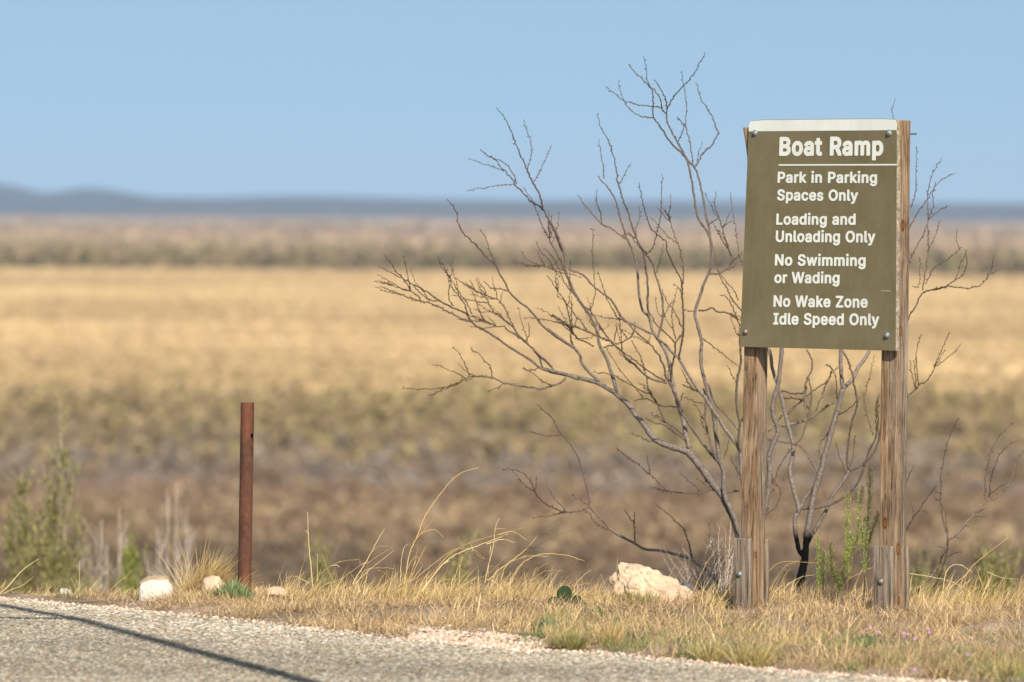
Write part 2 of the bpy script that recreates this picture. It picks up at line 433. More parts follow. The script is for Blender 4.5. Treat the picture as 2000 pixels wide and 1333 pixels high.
# ------------------------------------------------------------------ sign
def wood_mat(name, tint=(1, 1, 1), orange=.5, grey=.5, knots=()):
    m, t, bs = new_mat(name)
    ob = N(t, 'ShaderNodeTexCoord').outputs['Object']
    wob = noise(t, ob, 3.0, 2, .5, (1, 1, .6))
    va = N(t, 'ShaderNodeVectorMath'); va.operation = 'ADD'
    cb = N(t, 'ShaderNodeCombineXYZ')
    off = maths(t, 'MULTIPLY', maths(t, 'SUBTRACT', wob, .5), .05)
    t.links.new(off, cb.inputs[0]); t.links.new(off, cb.inputs[1])
    t.links.new(ob, va.inputs[0]); t.links.new(cb.outputs[0], va.inputs[1])
    v = va.outputs[0]
    g1 = noise(t, v, 1.0, 6, .72, (120, 120, 2.6))
    g2 = noise(t, v, 1.0, 3, .5, (28, 28, .9))
    g3 = noise(t, v, 1.0, 4, .7, (210, 210, 3.2))
    c = ramp(t, [(.32, (.075, .047, .028)), (.43, (.21, .145, .09)), (.54, (.36, .27, .18)), (.68, (.50, .42, .32))], g1).outputs[0]
    c = mixc(t, ramp(t, [(.50 - .25 * orange, (0,) * 3), (.78 - .25 * orange, (.8,) * 3)], g2).outputs[0], c, mixc(t, g1, (.12, .055, .022), (.44, .25, .12)), 'MIX')
    c2 = ramp(t, [(.36, (.105, .092, .080)), (.5, (.235, .21, .185)), (.66, (.36, .335, .30))], g1).outputs[0]
    g4 = noise(t, v, 1.0, 2, .5, (16, 16, .7))
    c = mixc(t, ramp(t, [(.58 - .3 * grey, (0,) * 3), (.84 - .3 * grey, (.85,) * 3)], g4).outputs[0], c, c2)
    crack = ramp(t, [(.38, (.20,) * 3), (.46, (1,) * 3)], g3).outputs[0]
    c = mixc(t, 1.0, c, crack, 'MULTIPLY')
    for (kx, ky, kz, kr) in knots:
        sb = N(t, 'ShaderNodeVectorMath'); sb.operation = 'SUBTRACT'; t.links.new(ob, sb.inputs[0]); sb.inputs[1].default_value = (kx, ky, kz)
        ml = N(t, 'ShaderNodeVectorMath'); ml.operation = 'MULTIPLY'; t.links.new(sb.outputs[0], ml.inputs[0]); ml.inputs[1].default_value = (1, 1, .5)
        ln = N(t, 'ShaderNodeVectorMath'); ln.operation = 'LENGTH'; t.links.new(ml.outputs[0], ln.inputs[0])
        d = maths(t, 'DIVIDE', ln.outputs['Value'], kr)
        kc = ramp(t, [(.0, (.19, .085, .028)), (.30, (.26, .115, .035)), (.37, (.045, .026, .014)), (.5, (.16, .10, .06))], maths(t, 'MULTIPLY', d, .42)).outputs[0]
        c = mixc(t, ramp(t, [(.42, (1,) * 3), (.62, (0,) * 3)], maths(t, 'MULTIPLY', d, .42)).outputs[0], c, kc)
    g5 = noise(t, ob, 7, 5, .65, (1, 1, .5))
    c = mixc(t, 1.0, c, ramp(t, [(.3, (.55, .52, .50)), (.62, (1.08, 1.08, 1.08))], g5).outputs[0], 'MULTIPLY')
    c = mixc(t, 1.0, c, tint, 'MULTIPLY')
    t.links.new(c, bs.inputs['Base Color']); bs.inputs['Roughness'].default_value = .88; bs.inputs['Specular IOR Level'].default_value = .15
    hh = maths(t, 'ADD', maths(t, 'MULTIPLY', g1, .7), maths(t, 'MULTIPLY', g3, .5))
    bump(t, bs, hh, .8, .004)
    return m
def bevel(o, wd=.003, seg=2):
    b = o.modifiers.new('bevel', 'BEVEL'); b.width = wd; b.segments = seg; b.limit_method = 'ANGLE'
    return o

S = thing('sign', at(1610, 1195, 24.8), 'olive brown sign board lettered Boat Ramp on two weathered wooden posts', 'sign')
SB = np.array(S['_base'])
YAW_L, YAW_R = math.radians(40), math.radians(39)
def frame(yaw):
    """along the board, outward normal (towards the viewer's left), up"""
    return np.array([math.cos(yaw), -math.sin(yaw), 0]), np.array([-math.sin(yaw), -math.cos(yaw), 0])
def post(name, top_px, bot_px, ytop, ybot, yaw, wid, dep, mat, splay=None):
    """square timber whose front-right vertical arris runs through the two pixels"""
    t_, b_ = at(*top_px, ytop), at(*bot_px, ybot)
    ax, nn = frame(yaw)
    ext = (b_ - t_) / (t_[2] - b_[2]); b2 = b_ + ext * (b_[2] + .35)
    me = bpy.data.meshes.new(name); V = []; K = 56
    for k in range(K + 1):
        c = b2 + (t_ - b2) * k / K
        f = k / K
        for q, (i, j) in enumerate(((-1, 0), (0, 0), (0, -1), (-1, -1))):
            v = c + ax * wid * i + nn * dep * j
            wob = .0022 * (vnoise(np.array(f * 9.0 + q * 13), np.array(q * 3.1), 7) - .5) * 2
            v = v + ax * wob + nn * wob
            if splay and i == -1 and f > splay[0]:
                v = v - ax * splay[1] * ((f - splay[0]) / (1 - splay[0])) ** 1.2
            V.append(v)
    Qp = []
    for k in range(K):
        for q in range(4):
            a = k * 4 + q; b = k * 4 + (q + 1) % 4
            Qp.append((a, b, b + 4, a + 4))
    Qp.append((3, 2, 1, 0)); Qp.append((K * 4, K * 4 + 1, K * 4 + 2, K * 4 + 3))
    V = np.array(V); org = b_
    # mesh in its own frame so that the grain runs along the timber
    Rm = np.stack([ax, nn, [0, 0, 1]], 0)
    loc = (V - org) @ Rm.T
    o = mk(name, loc, np.array(Qp), mat)
    o.parent = S; o.location = org - SB; o.rotation_euler = (0, 0, -yaw)
    # local axes: x=ax, y must be -nn for a right-handed frame
    co = np.empty(len(V) * 3, np.float32); o.data.vertices.foreach_get('co', co); co = co.reshape(-1, 3); co[:, 1] *= -1
    o.data.vertices.foreach_set('co', co.ravel()); o.data.update()
    return bevel(o, .004, 2)
PXM = 24.8 / F
WL, DL = .072, .058
kn_r = [(.0, .030, 1.505, .011), (.0, .022, 1.095, .010), (-.048, .0, .345, .010), (0, .020, .245, .011), (0, .03, .045, .007)]
kn_l = [(-.020, .0, .93, .007), (0, .018, .215, .007)]
M_postL = wood_mat('weathered_timber_left', (.90, .845, .77), .50, .6, kn_l)
M_postR = wood_mat('weathered_timber_right', (.90, .845, .77), .42, .75, kn_r)
M_plank = wood_mat('grey_timber', (.98, .92, .85), .05, 1.3)
YLp, YRp = 24.945, 24.50
post('post', (1487, 249), (1471.5, 1190), 25.038, 24.945, YAW_L, WL * .97, .068, M_postL, (.945, .026))
post('post', (1757, 235), (1746.5, 1196), YRp, YRp, YAW_R, .076, .076, M_postR)
def plank(c_px, y, yaw, wid, thk, htop_row, back, mat):
    """short splice board: its front right arris passes through the pixel"""
    ax, nn = frame(yaw)
    p = at(c_px[0], c_px[1], y); top = at(c_px[0], htop_row, y)[2]
    V = []
    for z in (-.3, top):
        for i, j in ((-1, 0), (0, 0), (0, -1), (-1, -1)):
            V.append((wid * i, thk * -j if False else thk * (-j), z))
    V = np.array(V)
    Qk = np.array([(0, 1, 5, 4), (1, 2, 6, 5), (2, 3, 7, 6), (3, 0, 4, 7), (4, 5, 6, 7), (3, 2, 1, 0)])
    o = mk('splice_plank', V, Qk, mat); o.parent = S
    o.location = np.array([p[0], p[1], 0]) - SB; o.rotation_euler = (0, 0, -yaw); o.location.z = -SB[2]
    return bevel(o, .003, 2), p, ax, nn
bolts = []
_, pL, axL, nL = plank((1461, 1120), YLp - .018, YAW_L, .075, .030, 1053, False, M_plank)
_, pLb, _, _ = plank((1495, 1120), YLp + .095, YAW_L, .075, .028, 1053, True, M_plank)
_, pR, axR, nR = plank((1739, 1130), YRp - .018, YAW_R, .083, .026, 1068, False, M_plank)
_, pRb, _, _ = plank((1769.5, 1130), YRp + .085, YAW_R, .083, .026, 1068, True, M_plank)

# panel: slightly twisted board
TL, TR, BR, BL = at(1463, 234.5, 25.06), at(1752, 231.5, 24.47), at(1749.5, 685.5, 24.46), at(1445, 677.5, 25.02)
def Pan(s, u): return ((TL * (1 - s) + TR * s) * (1 - u) + (BL * (1 - s) + BR * s) * u)
nP = np.cross(BL - TL, TR - TL); nP /= np.linalg.norm(nP)
if nP[1] > 0: nP = -nP
pixc = np.array([(1463, 234.5), (1752, 231.5), (1749.5, 685.5), (1445, 677.5)])
def inv(px, py):
    s, u = .5, .5
    for _ in range(12):
        f = (pixc[0] * (1 - s) + pixc[1] * s) * (1 - u) + (pixc[3] * (1 - s) + pixc[2] * s) * u - (px, py)
        ds = (pixc[1] - pixc[0]) * (1 - u) + (pixc[2] - pixc[3]) * u
        du = (pixc[3] - pixc[0]) * (1 - s) + (pixc[2] - pixc[1]) * s
        J = np.array([[ds[0], du[0]], [ds[1], du[1]]]); d = np.linalg.solve(J, f)
        s -= d[0]; u -= d[1]
    return s, u
def panel_mat(name, base, dirt):
    m, t, bs = new_mat(name)
    ob = N(t, 'ShaderNodeTexCoord').outputs['Object']
    n = noise(t, ob, 6, 6, .65); n2 = noise(t, ob, 45, 4, .7, (1, 1, .25)); n3 = noise(t, ob, 130, 3, .6)
    c = mixc(t, ramp(t, [(.38, (0,) * 3), (.72, (.85,) * 3)], n).outputs[0], base, dirt)
    c = mixc(t, ramp(t, [(.42, (0,) * 3), (.75, (.5,) * 3)], n2).outputs[0], c, dirt)
    c = mixc(t, ramp(t, [(.74, (0,) * 3), (.80, (.5,) * 3)], n3).outputs[0], c, (.42, .40, .33))
    t.links.new(c, bs.inputs['Base Color']); bs.inputs['Roughness'].default_value = .55; bs.inputs['Specular IOR Level'].default_value = .3
    bump(t, bs, n2, .15, .002)
    return m
M_panel = panel_mat('olive_board', (.122, .102, .048), (.168, .142, .085))
M_white = panel_mat('white_vinyl', (.64, .67, .63), (.56, .57, .52))
def edge_mat():
    m, t, bs = new_mat('board_edge')
    ob = N(t, 'ShaderNodeTexCoord').outputs['Object']
    n = noise(t, ob, 60, 5, .7)
    c = ramp(t, [(.35, (.13, .10, .06)), (.55, (.28, .23, .17)), (.7, (.42, .37, .30))], n).outputs[0]
    t.links.new(c, bs.inputs['Base Color']); bs.inputs['Roughness'].default_value = .9
    return m
THK = .019
def sheet(s0, s1, u0, u1, off, thk, mat, name, parent, round_r=0, edge=None, ns=10, nu=14):
    """board lying on the panel plane"""
    ss = np.linspace(s0, s1, ns + 1); uu = np.linspace(u0, u1, nu + 1)
    Vf_ = np.array([Pan(a, b) + nP * off for b in uu for a in ss]); nb = len(Vf_)
    if round_r:
        for (ci, cj, sx, sy) in ((0, 0, 1, 1), (ns, 0, -1, 1)):
            k = cj * (ns + 1) + ci
            Vf_[k] = Pan(ss[ci] + sx * round_r, uu[cj] + sy * round_r * .66) + nP * off
    Vb_ = Vf_ - nP * thk
    g = lambda i, j: j * (ns + 1) + i
    Q1 = [(g(i, j), g(i, j + 1), g(i + 1, j + 1), g(i + 1, j)) for i in range(ns) for j in range(nu)]
    Q2 = [tuple(k + nb for k in reversed(q_)) for q_ in Q1]
    Q3 = []
    per = [g(i, 0) for i in range(ns)] + [g(ns, j) for j in range(nu)] + [g(i, nu) for i in range(ns, 0, -1)] + [g(0, j) for j in range(nu, 0, -1)]
    for a, b in zip(per, per[1:] + per[:1]): Q3.append((a, b, b + nb, a + nb))
    o = mk(name, np.concatenate([Vf_, Vb_]), np.array(Q1 + Q2 + Q3), mat, parent)
    if edge:
        o.data.materials.append(edge)
        mi = np.zeros(len(Q1) * 2 + len(Q3), np.int32); mi[len(Q1) * 2:] = 1
        o.data.polygons.foreach_set('material_index', mi)
    return o
panel = sheet(0, 1, 0, 1, 0, THK, M_panel, 'panel', S, .008, edge_mat())
panel['_base'] = list(SB)
def on_panel(name, V, faces, mat):
    o = mk(name, V, faces, mat, panel)
    return o
ub = inv(1600, 256)[1]
o = sheet(.002, .998, .002, ub, .0012, .0014, M_white, 'white_header_strip', panel, .007, ns=10, nu=2)
GLYPHS = {}
for tok in """B:456:60,0,60,509,241,509,274,507,304,501,329,491,350,477,367,461,381,442,390,421,396,398,398,374,397,353,393,336,387,320,378,307,368,295,356,286,343,278,329,272,315,267,315,262,331,260,347,254,363,245,378,234,391,220,402,203,411,184,416,161,418,136,416,111,410,88,400,67,386,48,368,31,344,18,317,8,284,2,247,0/125,57,245,57,281,60,309,67,330,80,344,96,353,115,355,137,354,153,350,169,342,184,333,197,320,209,306,218,289,225,269,229,248,231,125,231/125,285,238,285,256,287,273,290,288,296,302,304,314,314,323,326,330,340,335,355,336,372,333,393,326,412,313,429,294,442,270,449,240,452,125,452 I:300:31,0,31,57,118,57,118,452,31,452,31,509,269,509,269,452,183,452,183,57,269,57,269,0 L:393:60,0,60,509,125,509,125,57,361,57,361,0 N:523:60,0,60,509,136,509,343,183,349,174,355,163,363,151,371,137,379,122,388,107,396,90,405,73,414,55,405,54,403,72,402,90,401,108,400,126,399,142,399,157,399,171,399,184,399,195,399,509,463,509,463,0,387,0,202,290,194,303,186,317,177,331,168,346,159,363,148,381,136,402,123,425,108,452,119,454,120,429,121,406,122,384,123,363,124,345,124,328,125,313,125,301,125,291,125,0 O:533:267,-7,225,-3,186,7,150,25,119,49,92,79,70,115,53,157,44,203,40,254,44,305,53,352,70,393,92,429,119,459,150,484,186,501,225,512,267,516,309,512,348,501,384,484,415,459,442,429,464,393,480,352,490,305,493,254,490,203,480,157,464,115,442,79,415,49,384,25,348,7,309,-3/267,53,296,55,324,63,349,76,372,94,392,116,408,144,420,176,428,213,430,254,428,295,420,332,408,365,392,392,372,415,349,433,324,446,296,453,267,456,237,453,210,445,184,433,161,415,142,392,125,364,113,332,106,295,103,254,106,213,113,176,125,144,142,117,161,94,184,76,210,63,237,55 P:445:60,0,60,509,235,509,272,506,305,499,332,487,356,471,375,452,390,430,400,404,407,377,409,348,407,318,400,291,390,265,375,243,356,223,332,207,305,195,272,188,235,186,109,186,109,242,233,242,257,244,279,248,297,256,312,266,324,279,333,294,339,310,343,328,344,348,343,367,339,385,333,402,324,416,312,428,297,439,279,446,257,451,232,452,125,452,125,0 R:449:60,0,60,509,236,509,273,506,305,500,333,489,356,473,376,455,390,433,401,408,407,381,409,352,407,323,401,296,390,271,376,250,356,232,333,217,305,206,273,200,236,198,96,198,96,255,234,255,258,256,280,260,298,267,313,276,325,287,334,300,340,316,344,333,345,352,344,371,340,389,334,405,325,419,313,430,298,440,279,446,258,451,233,452,125,452,125,0/353,0,230,229,303,229,428,0 S:447:224,-9,188,-7,156,-1,128,9,102,23,81,40,64,60,51,83,42,109,38,137,104,137,108,118,114,102,123,88,136,76,150,66,166,59,185,53,204,50,224,49,246,50,267,54,286,60,303,69,317,79,329,92,338,106,344,122,346,139,344,154,340,168,332,179,322,189,310,197,296,205,280,211,263,217,245,222,184,239,145,253,112,269,86,289,67,313,56,341,52,372,54,400,62,425,75,448,92,468,113,484,138,498,165,508,195,514,227,516,259,514,289,508,316,498,340,484,360,468,377,449,390,427,398,403,401,378,337,378,332,402,320,421,302,437,280,449,254,456,225,459,204,457,185,454,167,448,152,440,139,430,129,418,121,405,117,391,115,376,117,359,122,345,131,334,142,324,155,315,169,308,184,302,198,297,212,293,264,279,279,275,295,270,312,264,328,256,344,248,359,238,372,226,384,213,395,198,402,180,407,161,408,139,406,112,399,87,386,64,370,43,349,25,323,11,294,0,261,-7 U:517:259,-8,220,-6,186,2,154,15,126,33,103,55,85,80,71,108,63,140,60,173,60,509,124,509,124,178,126,155,132,133,141,113,153,95,169,80,187,68,208,59,232,53,259,52,285,53,309,59,331,68,349,80,364,95,377,113,385,133,391,155,393,178,393,509,457,509,457,173,454,140,446,108,433,80,414,55,391,33,363,15,332,2,297,-6 W:686:155,0,16,509,82,509,163,196,167,179,172,162,175,145,179,128,183,111,187,94,190,76,194,58,197,40,189,40,193,58,196,76,200,94,203,111,207,128,211,145,215,162,220,179,224,196,306,509,380,509,462,196,466,179,470,162,474,145,478,128,482,111,486,94,490,76,494,58,497,40,488,40,492,58,495,76,499,94,503,111,506,128,510,145,515,162,519,179,523,196,603,509,670,509,530,0,455,0,368,323,362,345,357,368,351,391,346,417,341,445,336,475,350,475,345,446,340,420,335,395,330,371,324,347,318,323,230,0 Z:438:42,0,42,46,273,385,284,400,295,415,306,431,318,446,329,461,341,476,348,454,327,453,306,453,285,452,265,452,244,452,223,452,40,452,40,509,397,509,397,462,169,129,157,113,146,97,134,81,122,65,110,49,97,33,90,54,111,55,131,56,152,57,173,57,193,57,214,57,399,57,399,0 a:389:160,-9,137,-7,115,-3,94,5,76,15,60,29,48,45,38,63,32,84,30,108,32,128,36,146,43,161,53,174,64,184,78,193,92,200,108,206,125,211,143,214,161,217,178,220,200,223,218,225,234,227,247,229,257,231,265,235,271,240,274,246,276,255,276,257,275,272,272,285,267,297,260,307,251,315,240,322,227,327,212,330,196,331,178,330,163,327,149,322,137,316,127,309,118,301,110,292,104,283,100,274,41,291,51,313,64,331,79,346,95,358,114,368,133,375,153,380,173,383,194,384,208,384,223,382,239,379,255,375,271,369,286,360,300,350,312,336,322,320,330,301,335,278,337,251,337,0,277,0,277,52,272,52,267,43,260,34,252,25,242,16,229,8,215,1,199,-4,181,-7/170,45,192,47,211,51,228,59,242,68,254,80,263,93,270,108,274,122,276,138,276,190,272,187,267,184,259,182,251,180,241,178,231,176,221,174,210,173,200,171,191,170,182,169,175,168,161,166,147,163,134,159,122,153,112,147,103,139,97,130,93,118,92,105,93,93,96,82,102,72,109,64,119,57,130,52,142,48,156,46 c:396:207,-8,174,-5,144,3,117,16,93,35,72,58,56,85,44,116,37,150,34,187,37,225,44,260,56,291,72,318,93,341,117,360,144,374,174,382,207,384,226,384,243,381,260,377,276,371,291,364,305,356,318,346,330,335,340,322,349,308,356,293,362,277,303,262,300,272,295,281,290,289,284,297,278,304,270,311,261,316,252,321,242,325,231,328,220,329,207,330,184,328,163,321,145,310,130,296,118,278,108,258,102,236,98,212,96,187,98,163,102,139,108,117,118,97,130,80,145,66,163,55,184,49,207,46,220,47,232,49,243,52,253,55,262,60,271,66,279,73,285,80,292,89,297,98,301,107,304,117,363,102,357,86,350,70,341,56,331,43,319,32,306,21,292,12,277,5,261,-1,244,-5,226,-7 d:424:195,-8,165,-6,137,3,111,16,89,34,70,57,55,84,43,116,36,151,34,189,36,227,43,261,55,293,70,320,89,342,112,361,137,374,165,382,196,384,218,383,237,379,253,373,267,364,278,355,287,346,295,336,301,327,306,319,311,319,311,509,372,509,372,0,313,0,313,59,307,59,301,50,295,41,287,31,277,21,266,12,252,4,236,-3,217,-7/205,47,226,49,246,55,263,65,278,78,290,95,299,115,306,138,310,162,312,189,310,216,306,241,300,263,290,282,278,299,263,312,246,322,227,328,205,330,182,328,162,322,145,311,130,298,118,281,108,261,102,239,98,215,96,189,98,163,102,139,109,117,118,97,130,80,145,66,162,55,182,49 e:404:212,-8,177,-5,145,3,117,16,92,35,72,58,56,85,44,116,37,150,34,187,36,224,44,258,55,290,71,317,91,340,115,359,142,373,172,382,205,384,226,383,246,380,266,374,285,366,303,355,319,341,334,324,347,305,357,282,365,256,370,227,371,194,371,169,75,169,75,221,338,221,310,202,308,226,304,248,298,269,288,286,277,301,263,314,246,323,227,328,205,330,183,328,164,323,146,313,131,301,119,286,109,270,102,251,97,231,96,211,96,178,98,151,102,127,110,106,121,88,135,73,151,61,169,53,190,48,212,46,227,47,241,49,254,53,265,58,276,65,285,73,294,82,300,93,306,105,365,91,358,72,348,55,335,39,320,26,302,14,283,4,261,-3,237,-7 g:425:207,-151,180,-149,156,-146,134,-140,114,-132,97,-122,82,-110,70,-97,59,-84,51,-69,101,-41,107,-49,114,-57,122,-66,131,-74,142,-82,154,-88,169,-93,187,-96,207,-97,236,-95,261,-87,282,-75,298,-58,308,-34,311,-6,311,68,306,68,301,60,294,51,287,41,277,32,266,23,252,16,236,10,217,6,195,5,165,7,138,14,113,27,90,43,71,65,55,90,43,120,36,154,34,191,36,229,43,263,55,293,71,320,90,342,112,361,138,374,166,382,196,384,218,383,237,379,253,373,267,365,279,356,288,346,296,336,302,327,308,319,313,319,313,379,372,379,372,-9,370,-40,363,-67,350,-90,334,-109,314,-124,291,-136,265,-144,237,-149/205,59,227,61,246,66,264,75,278,87,290,103,300,121,307,142,311,166,312,193,311,219,307,242,300,264,291,283,279,299,264,312,247,322,227,328,205,330,182,328,163,322,145,312,130,298,118,282,109,262,102,241,98,218,96,193,98,167,102,144,109,123,118,104,131,88,145,76,163,66,183,61 i:167:53,0,53,379,114,379,114,0/84,443,73,444,63,448,54,455,47,463,43,472,41,483,43,494,47,504,54,512,63,518,73,522,84,524,95,522,105,518,114,512,121,504,125,494,126,483,125,472,121,463,114,455,105,448,95,444 k:381:110,137,110,212,121,212,284,379,360,379,184,199,177,199/53,0,53,509,114,509,114,0/294,0,148,186,191,229,372,0 l:189:139,-2,112,0,91,8,74,20,62,37,55,59,53,84,53,509,114,509,114,99,114,83,117,71,120,62,126,57,135,53,146,52,152,52,157,52,160,53,164,53,167,54,170,54,181,3,175,1,169,0,162,-1,154,-2,147,-2 m:610:53,0,53,379,112,379,112,295,108,295,114,314,122,331,132,346,144,358,158,368,172,376,187,382,203,385,219,386,245,383,268,375,287,361,303,342,314,320,321,295,312,295,318,312,326,329,337,343,350,356,364,366,381,375,398,381,417,385,437,386,458,385,478,380,497,372,514,361,529,346,541,328,550,307,555,283,557,255,557,0,496,0,496,254,493,279,485,298,473,313,456,323,438,329,419,330,402,329,387,326,374,320,363,312,353,302,345,290,340,277,336,263,335,247,335,0,274,0,274,260,272,280,265,297,253,311,238,322,220,328,199,330,185,329,171,326,158,320,145,312,135,302,126,289,119,274,115,257,114,238,114,0 n:410:114,227,114,0,53,0,53,379,112,379,112,287,102,287,116,319,132,344,152,362,175,374,200,382,227,384,252,383,275,377,295,369,313,356,328,340,341,321,350,298,355,271,357,240,357,0,296,0,296,235,293,263,286,286,273,304,256,318,235,326,210,329,192,328,176,324,161,317,147,308,136,297,126,283,119,266,115,248 o:415:207,-8,174,-5,144,3,117,16,93,35,72,58,56,85,44,116,37,150,34,187,37,225,44,260,56,291,72,318,93,341,117,360,144,374,174,382,207,384,241,382,271,374,299,360,323,341,343,318,359,291,371,260,379,225,381,187,379,150,371,116,359,85,343,58,323,35,299,16,271,3,241,-5/207,46,231,49,252,55,270,66,285,80,298,97,307,117,314,139,318,163,319,187,318,212,314,236,307,258,298,278,285,296,270,310,252,321,231,328,207,330,184,328,163,321,145,310,130,296,118,278,108,258,102,236,98,212,96,187,98,163,102,139,108,117,118,97,130,80,145,66,163,55,184,49 p:424:53,-143,53,379,112,379,112,319,118,319,123,327,130,336,137,346,147,355,158,364,171,373,188,379,207,383,229,384,259,382,287,374,313,361,335,342,354,320,370,293,381,261,388,227,390,189,388,151,381,116,370,84,355,57,336,34,313,16,288,3,260,-6,229,-8,208,-7,189,-3,173,4,159,12,147,21,138,31,130,41,124,50,118,59,114,59,114,-143/220,47,242,49,262,55,279,66,294,80,306,97,316,117,323,139,327,163,328,189,327,215,323,239,316,261,307,281,295,298,280,311,262,322,243,328,220,330,198,328,178,322,161,312,147,299,134,282,125,263,118,241,114,216,113,189,114,162,118,138,125,115,135,95,147,78,162,65,179,55,198,49 r:259:53,0,53,379,112,379,112,321,115,321,124,339,137,354,152,367,171,377,191,383,213,385,218,385,223,385,229,384,235,384,240,384,243,384,243,322,241,323,236,324,230,324,223,325,215,326,207,326,190,324,174,321,159,315,146,306,135,296,126,284,119,269,115,254,114,237,114,0 s:365:182,-8,157,-7,133,-3,112,3,93,12,76,24,62,38,50,54,41,73,36,94,94,107,101,87,111,72,124,60,141,52,160,47,181,45,206,47,227,53,244,62,258,74,265,88,268,103,266,115,262,126,254,136,243,144,229,150,212,155,149,170,118,180,92,192,72,208,58,227,50,249,47,274,49,295,55,314,65,332,79,347,95,360,115,370,137,378,161,383,187,384,212,383,234,379,254,372,271,363,286,352,299,339,309,324,318,308,324,290,268,277,262,291,254,304,243,316,228,325,210,331,187,333,166,331,147,326,131,317,119,305,111,292,109,277,110,264,115,253,124,243,136,235,152,229,172,223,229,209,261,200,287,187,306,171,320,153,328,131,331,107,329,85,323,65,312,47,298,31,281,18,260,6,236,-2,210,-7 t:227:204,379,204,327,6,327,6,379/65,471,126,471,126,98,127,83,130,70,136,61,144,55,156,51,170,50,175,50,180,50,185,51,191,52,197,53,202,54,213,2,207,0,200,-2,192,-3,184,-3,176,-4,168,-4,138,-1,113,7,92,21,77,41,68,64,65,93 w:567:138,0,23,379,87,379,133,214,140,190,147,164,154,137,161,107,168,75,175,41,165,41,172,74,179,105,186,135,192,163,199,189,206,214,252,379,316,379,362,214,368,189,375,163,382,136,388,106,395,75,402,41,391,41,399,75,406,106,413,135,420,163,427,189,434,214,480,379,545,379,429,0,368,0,319,172,314,189,309,207,305,225,300,243,295,262,291,280,286,299,281,318,277,338,291,338,286,319,281,299,277,280,272,262,267,243,263,225,258,207,253,189,248,172,199,0 y:389:47,-139,61,-86,71,-87,83,-89,94,-90,104,-89,113,-86,122,-81,130,-74,138,-64,145,-51,151,-36,163,-1,17,379,84,379,165,155,173,132,180,109,187,87,193,64,199,42,206,21,184,21,190,42,196,64,202,87,209,110,216,132,224,155,305,379,371,379,204,-58,196,-77,187,-93,177,-107,165,-119,153,-128,139,-136,125,-141,109,-144,91,-145,82,-145,73,-144,65,-143,57,-142,52,-140""".split(' '):
    if not tok: continue
    ch, ad, lp = tok.split(':')
    lo_ = [np.array(list(map(float, l.split(',')))).reshape(-1, 2) for l in lp.split('/')]
    if ch == 'i': lo_ = [l + np.array([0, 28]) if l[:, 1].min() > 300 else l for l in lo_]
    GLYPHS[ch] = (float(ad), lo_)
def text_mesh(body, bold):
    """grotesque lettering: outlines thickened by `bold`, filled cell by cell along an exact contour"""
    VV = []; FF = []; n0 = 0; x = 0.0; CELL = 13.0; bw = bold * 1000
    for ch in body:
        if ch == ' ': x += 215 + bw * .9; continue
        ad, loops = GLYPHS[ch]
        A = np.concatenate([L for L in loops]); B = np.concatenate([np.roll(L, -1, 0) for L in loops])
        lo = A.min(0) - bw - 2 * CELL; hi = A.max(0) + bw + 2 * CELL
        gx = np.arange(lo[0], hi[0] + CELL, CELL); gy = np.arange(lo[1], hi[1] + CELL, CELL)
        GX, GY = np.meshgrid(gx, gy); P = np.stack([GX.ravel(), GY.ravel()], 1)
        d = B - A; l2 = (d ** 2).sum(1) + 1e-9
        r = P[:, None, :] - A[None]
        t = np.clip((r * d[None]).sum(-1) / l2, 0, 1)
        dist = np.hypot(*(r - t[..., None] * d[None]).transpose(2, 0, 1)).min(1)
        cr = (A[None, :, 1] > P[:, None, 1]) != (B[None, :, 1] > P[:, None, 1])
        xi = A[None, :, 0] + (P[:, None, 1] - A[None, :, 1]) / np.where(d[None, :, 1] == 0, 1e-9, d[None, :, 1]) * d[None, :, 0]
        inside = ((cr & (P[:, None, 0] < xi)).sum(1) % 2) == 1
        S_ = (np.where(inside, dist, -dist) + bw).reshape(GX.shape)
        cache = {}
        def vid(key, p):
            nonlocal n0
            if key not in cache:
                cache[key] = n0; VV.append(((p[0] + x) / 1000, p[1] / 1000)); n0 += 1
            return cache[key]
        for j in range(len(gy) - 1):
            for i in range(len(gx) - 1):
                cs = [(i, j), (i + 1, j), (i + 1, j + 1), (i, j + 1)]
                vs = [S_[q[1], q[0]] for q in cs]
                if max(vs) <= 0: continue
                poly = []
                for k in range(4):
                    p, q = cs[k], cs[(k + 1) % 4]; va, vb = vs[k], vs[(k + 1) % 4]
                    if va > 0: poly.append(vid(p, (gx[p[0]], gy[p[1]])))
                    if (va > 0) != (vb > 0):
                        f = va / (va - vb); key = (min(p, q), max(p, q))
                        poly.append(vid(key, (gx[p[0]] * (1 - f) + gx[q[0]] * f, gy[p[1]] * (1 - f) + gy[q[1]] * f)))
                if len(poly) > 2: FF.append(tuple(poly))
        x += ad + bw * 1.25
    return np.array(VV), FF
LINES = [('Boat Ramp', 1523.3, 1726, 268.5, 304.5, 304.0, .036),
         ('Park in Parking', 1520.3, 1714, 335.8, 357.8, 358.3, .027), ('Spaces Only', 1519.3, 1677.3, 370.3, 392.3, 393.2, .027),
         ('Loading and', 1517.6, 1672.6, 417.6, 439.6, 439.8, .027), ('Unloading Only', 1516.6, 1710.6, 450.8, 473.4, 474.4, .027),
         ('No Swimming', 1515, 1692, 497, 519.4, 520.6, .027), ('or Wading', 1513.8, 1641.5, 531.4, 553.6, 554.4, .027),
         ('No Wake Zone', 1512.2, 1696, 577.2, 600.0, 601.8, .027), ('Idle Speed Only', 1511.6, 1718, 611.6, 634.6, 636.4, .027)]
capV, _ = text_mesh('I', .027)
CAP0, CAP1 = capV[:, 1].min(), capV[:, 1].max()
